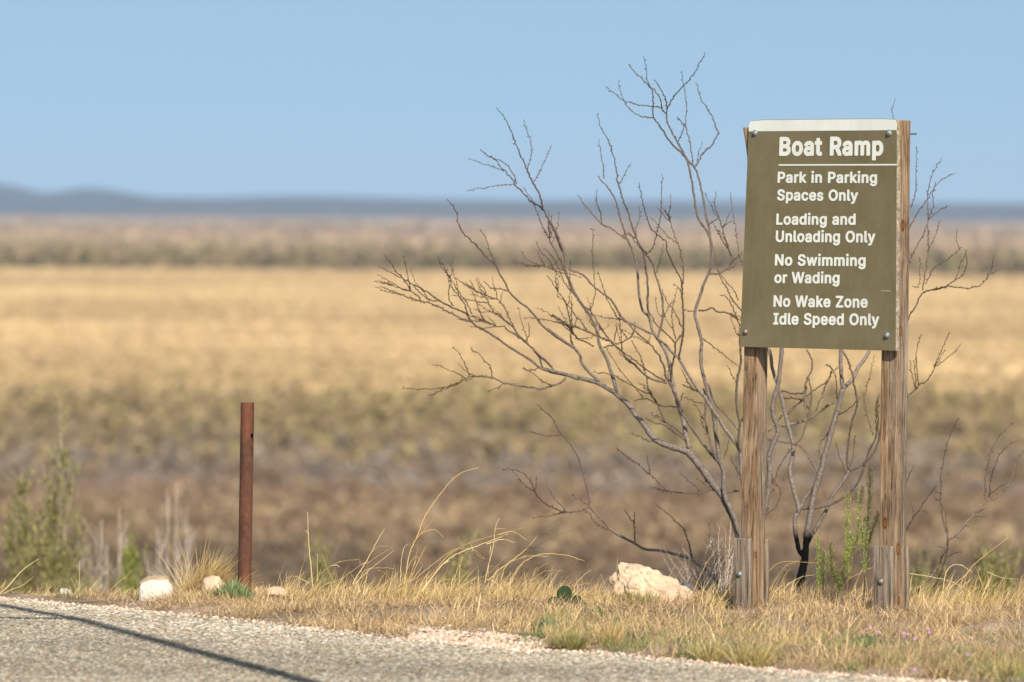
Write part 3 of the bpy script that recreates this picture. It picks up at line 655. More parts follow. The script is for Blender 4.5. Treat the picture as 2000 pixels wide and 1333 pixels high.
for body, x0, x1, ytop, yb0, yb1, bold in LINES:
    V, Fc = text_mesh(body, bold)
    mn_, mx = V[:, 0].min(), V[:, 0].max()
    (sa, ua), (sb, ubb) = inv(x0, yb0), inv(x1, yb1); ut = inv(x0, ytop)[1]
    fx = (V[:, 0] - mn_) / (mx - mn_); fy = (V[:, 1] - CAP0) / (CAP1 - CAP0)
    st = sa + (sb - sa) * fx; ue = ua + (ubb - ua) * fx - (ua - ut) * fy
    W3 = np.array([Pan(a, b) + nP * .0014 for a, b in zip(st, ue)])
    # every word is a part of its own; the words are told apart by the gaps between them
    order = np.argsort(V[:, 0]); gaps = np.diff(V[order, 0]); nw = body.count(' ')
    cut = sorted(V[order[k], 0] + gaps[k] / 2 for k in np.argsort(-gaps)[:nw])
    wid_of = np.searchsorted(np.array(cut), V[:, 0]) if nw else np.zeros(len(V), int)
    for wd in range(nw + 1):
        keep = np.where(wid_of == wd)[0]; remap = {int(k): i for i, k in enumerate(keep)}
        me = bpy.data.meshes.new('lettering')
        me.from_pydata([tuple(W3[k] - SB) for k in keep], [], [tuple(remap[i] for i in f) for f in Fc if wid_of[f[0]] == wd])
        me.update(); me.materials.append(M_white)
        me.polygons.foreach_set('use_smooth', np.zeros(len(me.polygons), bool))
        lt = bpy.data.objects.new('lettering', me); scene.collection.objects.link(lt); lt.parent = panel
        sm = lt.modifiers.new('thickness', 'SOLIDIFY'); sm.thickness = .0008; sm.offset = 0
(sa, ua), (sb, ubb) = inv(1522.3, 324.2), inv(1751, 323.8)
(sa, u1_), _ = inv(1522.3, 321.4), 0
o = sheet(sa, .999, u1_, ua, .0012, .0012, M_white, 'underline', panel, ns=6, nu=1)
(sa, ua), (sb, ubb) = inv(1722, 568.2), inv(1740, 566.6)
sheet(sa, sb, ua, ua + .0014, .0009, .0009, M_white, 'scratch', panel, ns=3, nu=1)
# bolts
def metal_mat():
    m, t, bs = new_mat('galvanised_steel')
    ob = N(t, 'ShaderNodeTexCoord').outputs['Object']
    n = noise(t, ob, 140, 4, .6)
    c = ramp(t, [(.35, (.13, .145, .16)), (.7, (.29, .31, .33))], n).outputs[0]
    t.links.new(c, bs.inputs['Base Color']); bs.inputs['Metallic'].default_value = .6; bs.inputs['Roughness'].default_value = .6
    return m
def rust_mat(name, a, b, c_, sc=40):
    m, t, bs = new_mat(name)
    ob = N(t, 'ShaderNodeTexCoord').outputs['Object']
    n = noise(t, ob, sc, 6, .7); n2 = noise(t, ob, sc * .16, 3, .6, (1, 1, .35)); n3 = noise(t, ob, sc * 7, 2, .5)
    c = ramp(t, [(.3, a), (.52, b), (.75, c_)], n).outputs[0]
    c = mixc(t, ramp(t, [(.42, (0,) * 3), (.62, (.8,) * 3)], n2).outputs[0], c, (.20, .065, .03))
    c = mixc(t, ramp(t, [(.55, (0,) * 3), (.64, (.9,) * 3)], n3).outputs[0], c, (.045, .022, .018))
    t.links.new(c, bs.inputs['Base Color']); bs.inputs['Roughness'].default_value = .75; bs.inputs['Specular IOR Level'].default_value = .25
    bump(t, bs, maths(t, 'ADD', n, n3), .5, .002)
    return m
M_metal = metal_mat(); M_rust = rust_mat('rust_stain', (.10, .035, .02), (.20, .07, .03), (.30, .12, .05), 120)
def lathe(acc, c, ax, prof, k=20):
    ax = ax / np.linalg.norm(ax); u = np.cross(ax, [0, 0, 1.0]); u /= np.linalg.norm(u); v = np.cross(ax, u)
    V = []
    for r, hgt in prof:
        for i in range(k):
            a = 2 * math.pi * i / k
            V.append(c + ax * hgt + (u * math.cos(a) + v * math.sin(a)) * r)
    V.append(c + ax * prof[-1][1]); m = len(prof)
    Qn = [(i * k + j, i * k + (j + 1) % k, (i + 1) * k + (j + 1) % k, (i + 1) * k + j) for i in range(m - 1) for j in range(k)]
    Tn = [((m - 1) * k + j, (m - 1) * k + (j + 1) % k, m * k) for j in range(k)]
    acc.add(np.array(V), Qn, Tn)
HEAD = [(.0135, -.004), (.0135, .0005), (.0125, .0016), (.0118, .0016), (.0112, .0030), (.0090, .0062), (.0055, .0083), (.002, .0090)]
def bolt(c, ax, r=1.0, rusty=False):
    a = Acc(); lathe(a, c, ax, [(p * r, q) for p, q in HEAD])
    o = a.make('bolt', M_metal, S, smooth=True)
    if rusty:
        o['_base'] = list(SB)
        b = Acc(); lathe(b, c, ax, [(.0165 * r, -.004), (.0165 * r, .0008), (.0160 * r, .0012), (.0135 * r, .0012)])
        o2 = b.make('washer', M_rust, o, smooth=True)
        o['label'] = 'bolt with rusted washer'
for px, py, rr, ru in ((1475, 260.5, .95, False), (1737, 260.5, 1.0, False), (1457, 648.5, .80, True), (1732.5, 655.5, 1.05, False)):
    s_, u_ = inv(px, py); bolt(Pan(s_, u_) + nP * .0015, nP, rr, ru)
def ray_plane(px, py, p0, n):
    d = ray(px, py); o_ = np.array([0, 0, CAM_H]); return o_ + d * (np.dot(p0 - o_, n) / np.dot(d, n))
bolt(ray_plane(1444, 1122, pL, nL) + nL * .001, nL, .95, False)
bolt(ray_plane(1720.5, 1136, pR, nR) + nR * .001, nR, .95, True)
# bolt end sticking out of the right post near its top
a = Acc(); c0 = at(1786.5, 262, YRp + .05); tube(a, [c0 - axR * .02, c0 + axR * .009], [.0035, .0035], k=8); a.make('bolt', M_metal, S)

# ------------------------------------------------------------------ rusted pipe post
M_pipe = rust_mat('rusted_pipe', (.048, .020, .012), (.080, .034, .020), (.125, .058, .034), 46)
PY = 25.45
p_top, p_bot = at(483.5, 787, PY), at(477.5, 1150, PY)
ax = (p_top - p_bot) / np.linalg.norm(p_top - p_bot); p_bot = p_bot - ax * (p_bot[2] + .25)
Lp = np.linalg.norm(p_top - p_bot); K, Z = 40, 150; ro, ri = 13.2 * PY / F, 11.2 * PY / F
u = np.array([1.0, 0, 0]); u -= ax * np.dot(u, ax); u /= np.linalg.norm(u); v = np.cross(ax, u)
V = []
for r in (ro, ri):
    for i in range(Z + 1):
        for j in range(K):
            a = 2 * math.pi * j / K
            rr = r * (1 + .006 * math.sin(i * .21 + j) * (i > 3))
            V.append(p_bot + ax * Lp * i / Z + (u * math.cos(a) + v * math.sin(a)) * rr)
Qp = []; NB = (Z + 1) * K
hz_ = np.array(at(494, 852, PY - .02))
for i in range(Z):
    for j in range(K):
        a, b = i * K + j, i * K + (j + 1) % K
        cc = (np.array(V[a]) + np.array(V[b + K])) / 2
        d = cc - hz_
        rad = math.hypot(d[0] * .8, d[2] * .75)
        hole = rad < .0075 and d[1] < .03
        if not hole: Qp.append((a, b, b + K, a + K))
        if not hole: Qp.append((NB + a, NB + a + K, NB + b + K, NB + b))
for j in range(K):
    a, b = Z * K + j, Z * K + (j + 1) % K; Qp.append((a, b, NB + b, NB + a))
o = mk('pipe_post', V, np.array(Qp), M_pipe, loc=at(477.5, 1165, PY), smooth=True)
tag(o, 'short upright rusted steel pipe standing in dry grass at the road edge', 'post')
o.data.set_sharp_from_angle(angle=math.radians(40))

# ------------------------------------------------------------------ bare shrubs (traced stems, each with its own depth)
REG = {'R1': (730, 480, 4.4425), 'R2': (860, 200, 4.4425), 'R3': (1130, 90, 3.703), 'R4': (1060, 420, 4.4425), 'R5': (1060, 680, 4.4425),
       'R6': (980, 780, 3.3333), 'R7': (1490, 670, 2.5615), 'R8': (1750, 180, 2.083), 'R9': (1750, 780, 2.964), 'G2': (560, 880, 3.3333),
       'G4': (0, 780, 3.174), 'W': (1560, 880, 4.167), 'P': (0, 0, 1.0)}
def conv(text):
    out = []
    reg = None
    for tok in text.split():
        if tok in REG: reg = REG[tok]
        else:
            x, y = tok.split(','); out.append((reg[0] + float(x) / reg[2], reg[1] + float(y) / reg[2]))
    return out
SH_A = """
6 6.8|R6 1600,1290 1585,1100 1555,930 1535,870 1500,760 1440,640 1380,560 1300,450 1245,380 1215,345
6.2 3.4|R5 1275,905 1190,880 1050,835 960,780 880,670 800,570 740,490 640,400 560,350 480,305 380,275 220,235 100,210 0,180
3.2 .5|R1 1777,1160 1700,1130 1600,1105 1500,1080 1440,1060 1370,1000 1250,925 1150,860 1080,810 980,745 890,700 850,660 800,590 720,550 640,515 570,480 510,435 400,365 340,335 270,300 210,240 150,160 95,85
1.8 .5|R1 850,660 770,640 700,600 630,570 580,535 480,500 410,485 310,455 260,430 190,405 120,380 50,350
1 .45|R1 410,485 390,440 320,395 250,380 170,345 110,320 0,305
.9 .4|R1 320,395 270,310 180,250 130,225 45,180
1 .7|R1 570,480 500,475 440,440 380,390 345,340
1 .5|R1 690,520 660,480 645,400 655,345 645,270
1.2 .45|R1 820,610 790,520 740,440 680,370 665,290 630,220 600,160 565,130
1 .5|R1 850,590 800,480 740,400 690,330 650,260 620,200
1.3 .7|R1 1290,810 1220,770 1150,730 1130,700 1060,700 970,655 900,625 860,605
2.5 .5|R1 1560,1080 1500,1010 1440,960 1400,920 1340,860 1290,810 1240,760 1210,710 1130,640 1050,575 1000,510 970,440 925,370 885,280
1.1 .45|R1 1220,720 1180,640 1150,560 1100,490 1070,465 980,435 880,385 830,345 795,315
.7 .5|R1 1100,490 1105,430 1115,405
.7 .4|R1 1040,570 920,575 860,550
.9 .4|R1 990,495 940,490 870,480 800,465 740,440 675,430
.8 .5|R1 1320,820 1345,780 1350,720 1340,670
2 1.6|R1 1460,1060 1450,1020 1430,960 1400,920
.9 .6|R1 1440,1060 1400,1075 1370,1075 1330,1090 1295,1065
2 .45|R1 1665,1145 1620,1190 1550,1220 1450,1240 1370,1235 1250,1215 1130,1190 1050,1155 960,1135 870,1135 800,1150 740,1190 650,1220 540,1240 430,1245 300,1240 250,1245
.9 .5|R1 1030,1140 1010,1050 940,975 900,930 850,910 848,880
.8 .4|R1 830,1130 790,1030 740,940 685,875
.8 .4|R1 790,1150 730,1110 650,1075 570,1045 500,1030
.6 .3|R1 1130,1195 1060,1240 980,1260
3.2 .55|R5 490,300 450,250 390,200 330,110 R4 330,1230 270,1150 200,1110 110,1050 40,990 R1 1730,885 1650,830 1560,770 1490,720 1450,680 1380,590 1320,530 1240,470 1170,395 1150,340 1100,260 1050,160 1000,120 890,0 R2 310,1240 255,1190 190,1120 160,1060 145,970 110,900 60,845
1.2 .6|R1 1170,395 1080,375 1020,370 960,315
1 .5|R1 1050,150 1020,80 R2 445,1333 405,1215 380,1150 345,1095
1.5 .5|R4 270,1150 240,1050 250,1000 230,900 210,800 180,720 130,670 90,600 40,530
3.6 .55|R5 640,385 620,290 590,200 565,120 R4 540,1220 490,1120 480,1040 450,960 420,890 370,820 320,750 270,660 235,580 200,500 195,400 170,290 130,180 70,70 R2 1080,1333 1050,1240 1010,1150 950,1040 890,930 800,870 750,810 680,755 640,700 620,660 560,600 510,545 480,500 400,450 350,410
1.6 .45|R2 885,935 880,860 840,760 790,670 755,590 715,510 670,400 620,270 580,180 540,110 490,50
.8 .4|R2 755,580 780,500 790,400 770,290 740,220 720,150
.8 .4|R2 810,690 870,590 920,480 965,370
.8 .4|R2 650,715 590,715 500,720 420,735 330,750 230,770
.8 .4|R2 550,600 490,575 420,550 330,520 250,490
.9 .5|R2 660,710 630,620 590,560 540,520 470,490 430,465
1.1 .4|R4 190,480 160,420 120,340 80,260 55,200 R2 950,1180 880,1080 850,980 800,870 760,790 715,735
1.3 .6|R4 190,480 130,465 50,455 R1 1650,210 1560,200 1480,180 1360,140 1290,70 1280,45
1.6 .45|R4 620,1130 590,1095 530,1020 480,940 440,870 410,830 340,780 290,710 240,660 190,590 150,500 120,420 75,350 10,290
.9 .4|R4 415,830 430,780 455,680 445,560 435,440 430,300 435,180 430,110
2.2 .4|R5 1075,305 960,275 880,230 800,150 720,80 R4 690,1190 620,1130 570,1090 490,1060 400,1020 300,980 210,950 110,930 R1 1777,710 1700,690 1600,670 1500,645 1420,630 1300,625
1.5 .8|R5 1060,285 980,240 900,190 830,130 760,80 690,30
1.1 .4|R4 440,1140 390,1110 310,1080 250,1020 200,950 150,910 80,870 R1 1777,810 1720,740 1650,670 1600,640 1500,580 1420,540
1.1 .5|R4 390,1020 350,950 290,880 230,800 130,700 125,680
1.4 .8|R4 530,1150 650,1115 740,1080 790,1010 800,930
.9 .6|R4 620,1090 640,1000 660,940
.8 .5|R4 740,1080 690,1010 660,980
3 .45|R6 1420,420 1340,330 1260,220 1200,130 R5 1200,560 1190,490 1150,400 1100,310 1065,240 1060,180 1020,90 R4 1000,1210 930,1120 850,1060 790,1000 740,940 690,910 640,880 590,800 570,750 550,700 525,640 500,540 480,490
6 .55|R6 1600,1290 1580,1000 1540,850 1500,740 1450,620 1445,480 1420,400 1390,200 1375,80 R5 1380,180 1375,80 R4 1370,1200 1380,1110 1350,980 1320,870 1335,790 1370,690 1400,590 1440,510 1465,420 1465,300 1465,250 1430,150 1380,80 R3 905,1310 860,1230 840,1120 820,990 800,880 770,800 740,740 690,650 650,570 630,490 600,450 595,390 560,340 500,280 455,235 410,195 360,130
2.2 1.6|R4 1460,280 1450,180 1440,100 1420,30 R3 915,1200 905,1130 885,1020 860,930 840,880 800,840 770,800
1 .4|R3 830,870 820,780 800,680 780,590 775,500 780,420 770,340 755,270 748,180
1.5 .5|R3 845,870 880,810 930,745 975,705 980,680 1010,640 1000,600 960,500 920,440 890,390 870,320 848,265
1.7 .4|R3 770,800 730,760 660,690 600,600 545,520 540,420 530,330 495,240 490,170 470,70
1 .4|R3 545,520 480,515 400,485 350,430 320,370 295,300 283,240
1.1 .4|R3 605,445 520,435 440,430 390,410 340,400 270,355 195,295
1 .6|R3 635,490 640,440 620,360 580,290 545,250
1.2 .5|R3 640,450 680,380 740,305 800,245 850,180 865,140 895,105 912,50
.8 .6|R3 720,690 750,620 765,560
.9 .7|R3 775,590 740,550 715,520
.6 .4|R3 855,830 870,770 895,690
1.7 .5|R4 1430,510 1520,510 1580,480 1620,430 1640,360 1610,290 1575,190 1560,120 1540,50 R3 1010,1230 985,1150 995,1060
.8 .5|R4 1560,110 1590,80 1650,55
.9 .8|R4 1440,80 1520,35
1.6 1|R4 1350,830 1420,825 1470,810 1520,840 1600,850 1660,885 1700,900
.9 .6|R4 1310,840 1250,830 1220,810
.9 .5|R4 1390,1070 1450,1120 1550,1200 1640,1270 1720,1330
5.2 1.4|R6 1610,1200 1590,700 1560,480 1550,340 R5 1640,780 1580,700 1520,600 1450,500 1400,420 1340,350 1280,260 1220,160 1170,70 R4 1190,1250 1120,1190 1060,1120 1010,1080 970,1040 900,1010 800,960 700,900 650,830 610,760 550,700 480,650 420,600 350,520 260,490 220,460
5 .7|R5 1270,870 1240,740 1220,620 1150,400 1120,250 1100,130 R4 1090,1260 1060,1170 1000,1080 950,1000 930,900 870,830 840,720 830,600 820,480 800,370 760,270 720,180 690,80 R2 1558,977 1530,880 1490,790 1440,720 1370,645
.9 .4|R2 1420,660 1410,560 1390,440 1375,320
2.3 .45|R4 930,930 910,800 910,600 890,440 870,330 810,200 770,80 R2 1633,977 1600,890 1570,790 1545,700 1525,590 1500,450 1450,320 1400,230 1375,150 1365,90
.8 .4|R2 1555,710 1600,620 1660,530
2.3 1.5|R4 1000,1060 1010,1010 1040,900 1040,760 1020,650 980,530 950,420 900,340 850,280
1.4 .5|R4 720,210 640,150 580,115 510,80 R2 1328,987 1270,910 1190,810
1.1 .4|R4 900,340 950,290 980,210 1000,100 R3 591,1239 600,1100 605,930
1.3 1|R4 800,200 740,170 690,175
2 .45|R4 1180,1250 1210,1080 1220,1000 1220,850 1210,700 1200,570 1130,430 1090,340 1070,240 1030,200 950,130 R3 499,1255 470,1160 450,1070 440,990
1.2 .5|R4 1220,600 1215,450 1190,320 1170,250 1130,150 1100,50 R3 649,1222 625,1180
1.3 .5|R4 1150,1110 1120,1080 1040,1000 980,940 930,850 900,760
1.7 1.2|R4 1150,1110 1210,1030 1225,1000
1.4 1.8|R4 1150,1110 1150,1200 1120,1330 R5 1110,290
1.1 .5|R4 1150,1080 1130,980 1120,870 1140,740
.8 .4|R4 1200,970 1150,850 1070,740 1030,640
.7 .4|R4 1140,1010 1080,930 1050,870
4 .6|P 1452,1166 R6 1500,1270 1400,1180 1320,1110 1230,1040 1130,1010 1030,985 930,975 860,935 770,890 710,850 640,770 575,700 570,640 540,520 510,410 470,330 410,250 380,220 330,130 280,80 230,35
1.6 .4|R6 565,705 500,730 420,735 330,705 260,660 215,600 190,540 150,490 80,460 0,460
.8 .4|R6 385,235 310,240 240,232 180,210
1 .5|R6 870,935 860,820 830,770 795,715
.8 .5|R6 860,815 865,730
.7 .4|R6 560,690 500,650 450,625
.8 .4|R6 690,850 600,795 570,740 530,710
1.3 .4|R6 1240,1040 1220,950 1190,860 1130,790 1050,720 1010,690
1.8 .5|R6 1400,600 1360,590 1300,610 1180,610 1080,595 1010,530 960,490 880,420 800,360 740,318
1.5 .6|R6 1390,585 1340,560 1290,530 1270,510
.8 .5|R6 1330,540 1300,480 1290,430
1.6 .6|R6 1220,300 1210,280 1130,220 1060,170 1000,155 930,120
1.9 .6|R5 1240,800 1230,770 1160,700 1080,650 1040,590 1000,500 960,430 910,340 905,270 870,150 850,80 R4 800,1150 770,1090
1.4 .6|R5 1170,515 1130,505 1050,505 980,480 880,440 790,465
1.2 .5|R5 940,400 850,370 760,320 650,260 570,225 430,210
.8 .4|R5 870,430 780,320 680,200 620,110 R4 600,1240 550,1160
1 .6|R5 980,820 900,800 830,770 760,740
2.1 1.5|R5 1530,980 1470,880 1440,770 1410,640 1410,500 1410,420 1390,350
2 1.2|R5 1710,730 1600,590 1510,500 1460,400 1440,330 1400,290
.8 .5|R5 1390,480 1320,465 1260,440 1190,420
1.2 .8|R5 1380,390 1330,370 1270,340 1210,320
1.4 .6|R5 1310,370 1240,260 1210,190
2.6 1.5|R5 1720,930 1700,800 1710,650 1690,560 1680,430 1690,260 1720,120 P 1446,660 1455,600 1470,520
.6 .4|R5 1690,330 1640,230 1600,150
1.3 .5|R4 1720,830 1640,720 1580,610 1540,540 1510,440 1480,280
1 .5|R4 1710,960 1640,790 1600,720 1540,690
.8 .4|R4 1695,740 1640,640 1570,550 1520,480
.8 .4|R4 1730,440 1690,260 1680,130 R3 1120,1230 1095,1060
1.8 1.4|R5 1590,1270 1620,1250 1705,1235
.7 .4|R5 1570,960 1590,890 1620,800
1 .6|R5 1710,1100 1660,1010 1630,935
5 3.8|R6 1610,1200 P 1500,960 R7 30,580 45,520 75,440 50,350 55,280 75,210 85,130 95,30 P 1530,600 1545,500
2.5 1.5|R7 30,440 80,380 130,330 180,300
"""
SH_B = """
10 7.2|R7 150,1345 160,1290 175,1230 195,1150 210,1085
4.6 3.4|R7 210,1080 180,1035 165,960 160,880 175,850 200,800 215,770 270,710 280,690
6.4 4.8|R7 210,1085 220,960 235,870 255,760 285,660 305,580 330,490 355,400 380,310 400,230
4 2.5|R7 400,230 390,120 392,30 P 1650,600 1660,500
4 2.5|R7 400,230 450,180 480,120 530,45 P 1720,620 1740,500
4.4 3|R7 215,1060 225,1000 270,920 320,830 350,760 370,735 410,680 430,640
2.6 1.6|R7 430,640 490,615 530,580 560,540 580,480 600,380
2 1.3|R7 430,635 420,580 430,480 450,380 470,310 455,200 430,100 400,40
2.8 2.2|R7 200,830 260,825 330,810 400,775 460,720 490,670 505,620
2 .8|R7 505,620 530,540 570,450 575,280
4.2 3.2|R7 175,850 180,830 150,720 135,640 150,560 150,500 130,430 110,350 95,280 65,180 45,120 40,70 20,0
2 1.2|R7 275,650 230,570 190,520 150,505 90,495 30,480
2 1|R7 150,510 190,480 215,410 240,300 235,200 220,170
2.6 2|R7 95,415 150,405 230,380 290,340 360,290
1.5 1|R7 290,600 285,500 320,460 360,390
2 1.4|R7 225,370 210,290 215,200 245,130 240,70 215,30
1.5 .9|R7 120,360 180,300 250,240 320,190 345,130 310,110
1 .6|R7 265,340 300,250 340,160 375,120
1 .5|R7 415,650 380,560 365,495
1 .5|R7 425,630 450,580 460,460
1.3 .6|R7 550,460 520,350 500,250
.6 .3|R7 510,260 540,150 555,60
1 .6|R7 570,440 565,330 580,260
1.5 .9|R7 95,240 150,255 210,245 215,200
1.3 .8|R7 90,275 140,278 200,290 230,330
1 .6|R7 370,280 365,150
2 1.1|R7 10,860 20,850 60,820 85,760 80,720 50,700 25,640
1 .6|R7 20,850 25,770 60,730
1 .5|R7 50,700 80,620 140,530
1 .6|R7 380,360 430,330 490,270
2.2 .5|R7 600,380 R8 50,930 62,900 85,860 110,815 180,800 240,765 275,740 288,690 283,645
1.1 .45|R8 110,815 210,790 290,800 350,780 385,730 398,665
.5 .35|R8 385,740 425,725
1.3 .5|R8 108,805 120,720 130,650 130,560 130,520 150,470 150,410 165,365
.7 .4|R8 130,520 180,480 215,463
.9 .4|R8 130,530 130,410 150,330 188,270
.9 .4|R8 50,560 85,495 130,430 175,365 240,330
.9 .45|R8 120,780 160,710 205,685 235,660 265,630
.5 .35|R8 260,640 245,600 248,555
1 .7|R8 40,720 65,665 100,600 125,545
.9 .4|R8 60,470 75,430 82,380 80,310 85,220
.7 .4|R8 68,790 95,785 98,670
1.4 .45|R8 20,1270 50,1235 80,1210 95,1190 130,1170 155,1120 185,1050 220,975
.8 .4|R8 92,1190 85,1130 82,1050 105,985
.7 .4|R8 78,1205 65,1150 55,1090
.8 .35|P 1738,420 1741,300 1745,240 1743,215 1747,192
"""
SH_C = """
2.3 .45|R9 60,1200 90,1140 140,1100 210,1020 260,930 290,850 300,790 275,720 265,640 260,560 262,480 260,430 280,330 300,250 330,170 365,105
1.7 1.3|R9 150,1260 165,1220 210,1110 265,990 295,890 302,800
1.9 .7|R9 305,815 350,780 400,720 440,680 490,620 525,590 580,570 630,520 670,460 695,380 741,290
.9 .35|R9 515,580 515,480 535,360 560,280 600,215 680,135
.9 .35|R9 540,565 545,480 570,400 600,320 650,270 710,235
.6 .4|R9 545,550 590,515 630,490
1.3 .5|R9 30,830 60,760 95,690 140,630 180,570 235,505
.7 .4|R9 40,540 65,470 105,380
.9 .5|R9 300,770 285,700 290,640
1.6 1.2|R9 205,1260 215,1230 235,1150
.6 .3|R9 310,810 340,800 375,815
.6 .3|R9 300,870 260,860 230,850
.5 .3|R9 300,910 340,895 380,880
.6 .3|R9 260,940 210,1010 190,985
.8 .35|R9 255,590 230,580 215,560
.8 .35|R9 262,545 230,535 200,545
.7 .35|R9 262,480 245,465
.7 .3|R9 440,680 480,680 520,685
.6 .3|R9 150,640 175,660 185,665
.6 .3|R9 100,680 95,640 95,620
.6 .3|R9 470,660 500,640 518,630
.6 .3|R9 600,320 590,310
"""
def shrub(name, text, D0, base, label, shade_z, seed, spread=.55, extra=0):
    g = np.random.default_rng(seed)
    E = thing(name, base, label, 'shrub')
    accs = {'trunk': Acc(), 'branches': Acc(), 'twigs': Acc()}
    pts = np.zeros((0, 3))
    rows = []
    for line in text.strip().splitlines():
        rr, pp = line.split('|'); r0, r1 = map(float, rr.split()); rows.append((r0, r1, np.array(conv(pp))))
    n0 = len(rows)
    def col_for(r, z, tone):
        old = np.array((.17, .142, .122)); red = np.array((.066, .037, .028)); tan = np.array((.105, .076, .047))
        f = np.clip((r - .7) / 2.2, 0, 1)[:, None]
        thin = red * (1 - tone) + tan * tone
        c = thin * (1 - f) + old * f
        k = np.clip((shade_z - z) / .05, 0, 1)[:, None]
        return c * (1 - k) + np.array((.005, .005, .005)) * k  # black near the ground: shadow on the trunk foot painted into the bark colour
    def emit(r0, r1, path, depth_path=None):
        nonlocal pts
        P2 = catmull(path, 4.5 if r0 < 3 else 6)
        m = len(P2); tt = np.linspace(0, 1, m)
        rad = r0 + (r1 - r0) * tt ** .8
        thin = np.clip((2.4 - rad) / 1.5, 0, 1)
        jit = g.normal(size=(m, 2)) * (.25 + .55 * thin)[:, None]; jit[0] = 0
        P2 = P2 + jit
        node = (np.arange(m) % 2 == 0)
        rad = rad * (1 + thin * np.where(node, .45, -.12)) * g.uniform(.92, 1.1, m)
        if len(pts):
            d = np.hypot(pts[:, 0] - P2[0, 0], pts[:, 1] - P2[0, 1]); k = d.argmin()
            d0 = pts[k, 2] if d[k] < 14 else D0 + g.uniform(-.2, .2)
        else: d0 = D0
        ln = np.hypot(*np.diff(P2, axis=0).T).sum()
        d1 = d0 + g.uniform(-spread, spread) * min(1.2, ln / 320) * (.4 if r0 > 3 else 1)
        d1 = min(max(d1, D0 - .55), D0 + .9)
        dep = d0 + (d1 - d0) * tt
        pts = np.concatenate([pts, np.column_stack([P2, dep])])
        W3 = np.array([at(x, y, d_) for (x, y), d_ in zip(P2, dep)])
        R = rad * dep / F * (1.02 + .12 * thin)
        key = 'trunk' if r0 > 4.5 else ('branches' if r0 >= 1.35 else 'twigs')
        tone = g.uniform(0, 1)
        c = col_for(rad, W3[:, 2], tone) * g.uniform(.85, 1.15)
        # small dark buds and spurs on the thin wood
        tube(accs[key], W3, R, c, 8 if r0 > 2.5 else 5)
        sel = np.where((rad < 2.2) & (g.random(m) < .5))[0]
        for q in sel:
            if q in (0, m - 1): continue
            t_ = P2[min(q + 1, m - 1)] - P2[max(q - 1, 0)]; t_ /= np.linalg.norm(t_) + 1e-9
            nrm_ = np.array([-t_[1], t_[0]]) * (1 if g.random() < .5 else -1)
            L = g.uniform(1.2, 3.8); e = P2[q] + (nrm_ + t_ * .7) * L
            a_ = W3[q]; b_ = at(e[0], e[1], dep[q] + g.uniform(-.003, .003))
            rs = g.uniform(.5, .85) * dep[q] / F
            tube(accs['twigs'], [a_, (a_ * .5 + b_ * .5), b_], [rs * .8, rs * 1.15, rs * .4], (.045, .030, .026), 4)
        return P2
    for r0, r1, path in rows: emit(r0, r1, path)
    # untraced fine side shoots
    cand = [(r0, r1, p) for r0, r1, p in rows if .9 < r0 < 3.2 and len(p) > 6]
    for _ in range(extra):
        r0, r1, p = cand[g.integers(0, len(cand))]
        k = g.integers(2, len(p) - 2)
        if p[k][1] < 430: continue
        t_ = p[k + 1] - p[k - 1]; t_ /= np.linalg.norm(t_)
        a = math.radians(g.uniform(18, 48)) * (1 if g.random() < .5 else -1)
        d_ = np.array([t_[0] * math.cos(a) - t_[1] * math.sin(a), t_[0] * math.sin(a) + t_[1] * math.cos(a)])
        d_[1] -= .35; d_ /= np.linalg.norm(d_); L = g.uniform(18, 70)
        q = [p[k] + d_ * L * f + np.array([g.normal() * 1.5, -f * f * L * .12 + g.normal() * 1.5]) * (f > 0) for f in (0, .33, .66, 1)]
        emit(.75, .35, np.array(q))
    for key, a in accs.items():
        if a.n: a.make(key, M_bark, E, smooth=True)
    return E
shrub('bare_shrub', SH_A, 26.95, at(1452, 1180, 26.95), 'wide leafless shrub spreading left from behind the left sign post', -.0, 3, extra=165)
shrub('bare_shrub', SH_B, 26.9, at(1553, 1190, 26.9), 'leafless shrub with shadow painted black on its trunk base, between the two sign posts', .235, 4, spread=.35, extra=6)
shrub('bare_sapling', SH_C, 25.5, at(1790, 1205, 25.5), 'thin thorny leafless sapling right of the right sign post', .1, 6)

# ------------------------------------------------------------------ rocks
def rock_mat(name, a, b, dark, sc=14):
    m, t, bs = new_mat(name)
    ob = N(t, 'ShaderNodeTexCoord').outputs['Object']
    n = noise(t, ob, sc, 7, .65); n2 = noise(t, ob, sc * 2.3, 5, .7)
    c = ramp(t, [(.3, b), (.6, a)], n).outputs[0]
    c = mixc(t, ramp(t, [(.33, (1,) * 3), (.40, (0,) * 3)], n2).outputs[0], c, dark)
    c = mixc(t, ramp(t, [(.50, (0,) * 3), (.66, (.55,) * 3)], noise(t, ob, sc * .55, 6, .7)).outputs[0], c, tuple(v * .8 for v in dark))
    t.links.new(c, bs.inputs['Base Color']); bs.inputs['Roughness'].default_value = .92; bs.inputs['Specular IOR Level'].default_value = .15
    bump(t, bs, noise(t, ob, sc * 9, 5, .7), .6, .006)
    return m
def ico(sub):
    import bmesh
    bm = bmesh.new(); bmesh.ops.create_icosphere(bm, subdivisions=sub, radius=1.0)
    V = np.array([v.co[:] for v in bm.verts]); Fq = np.array([[v.index for v in f.verts] for f in bm.faces]); bm.free()
    return V, Fq
from mathutils import noise as mn
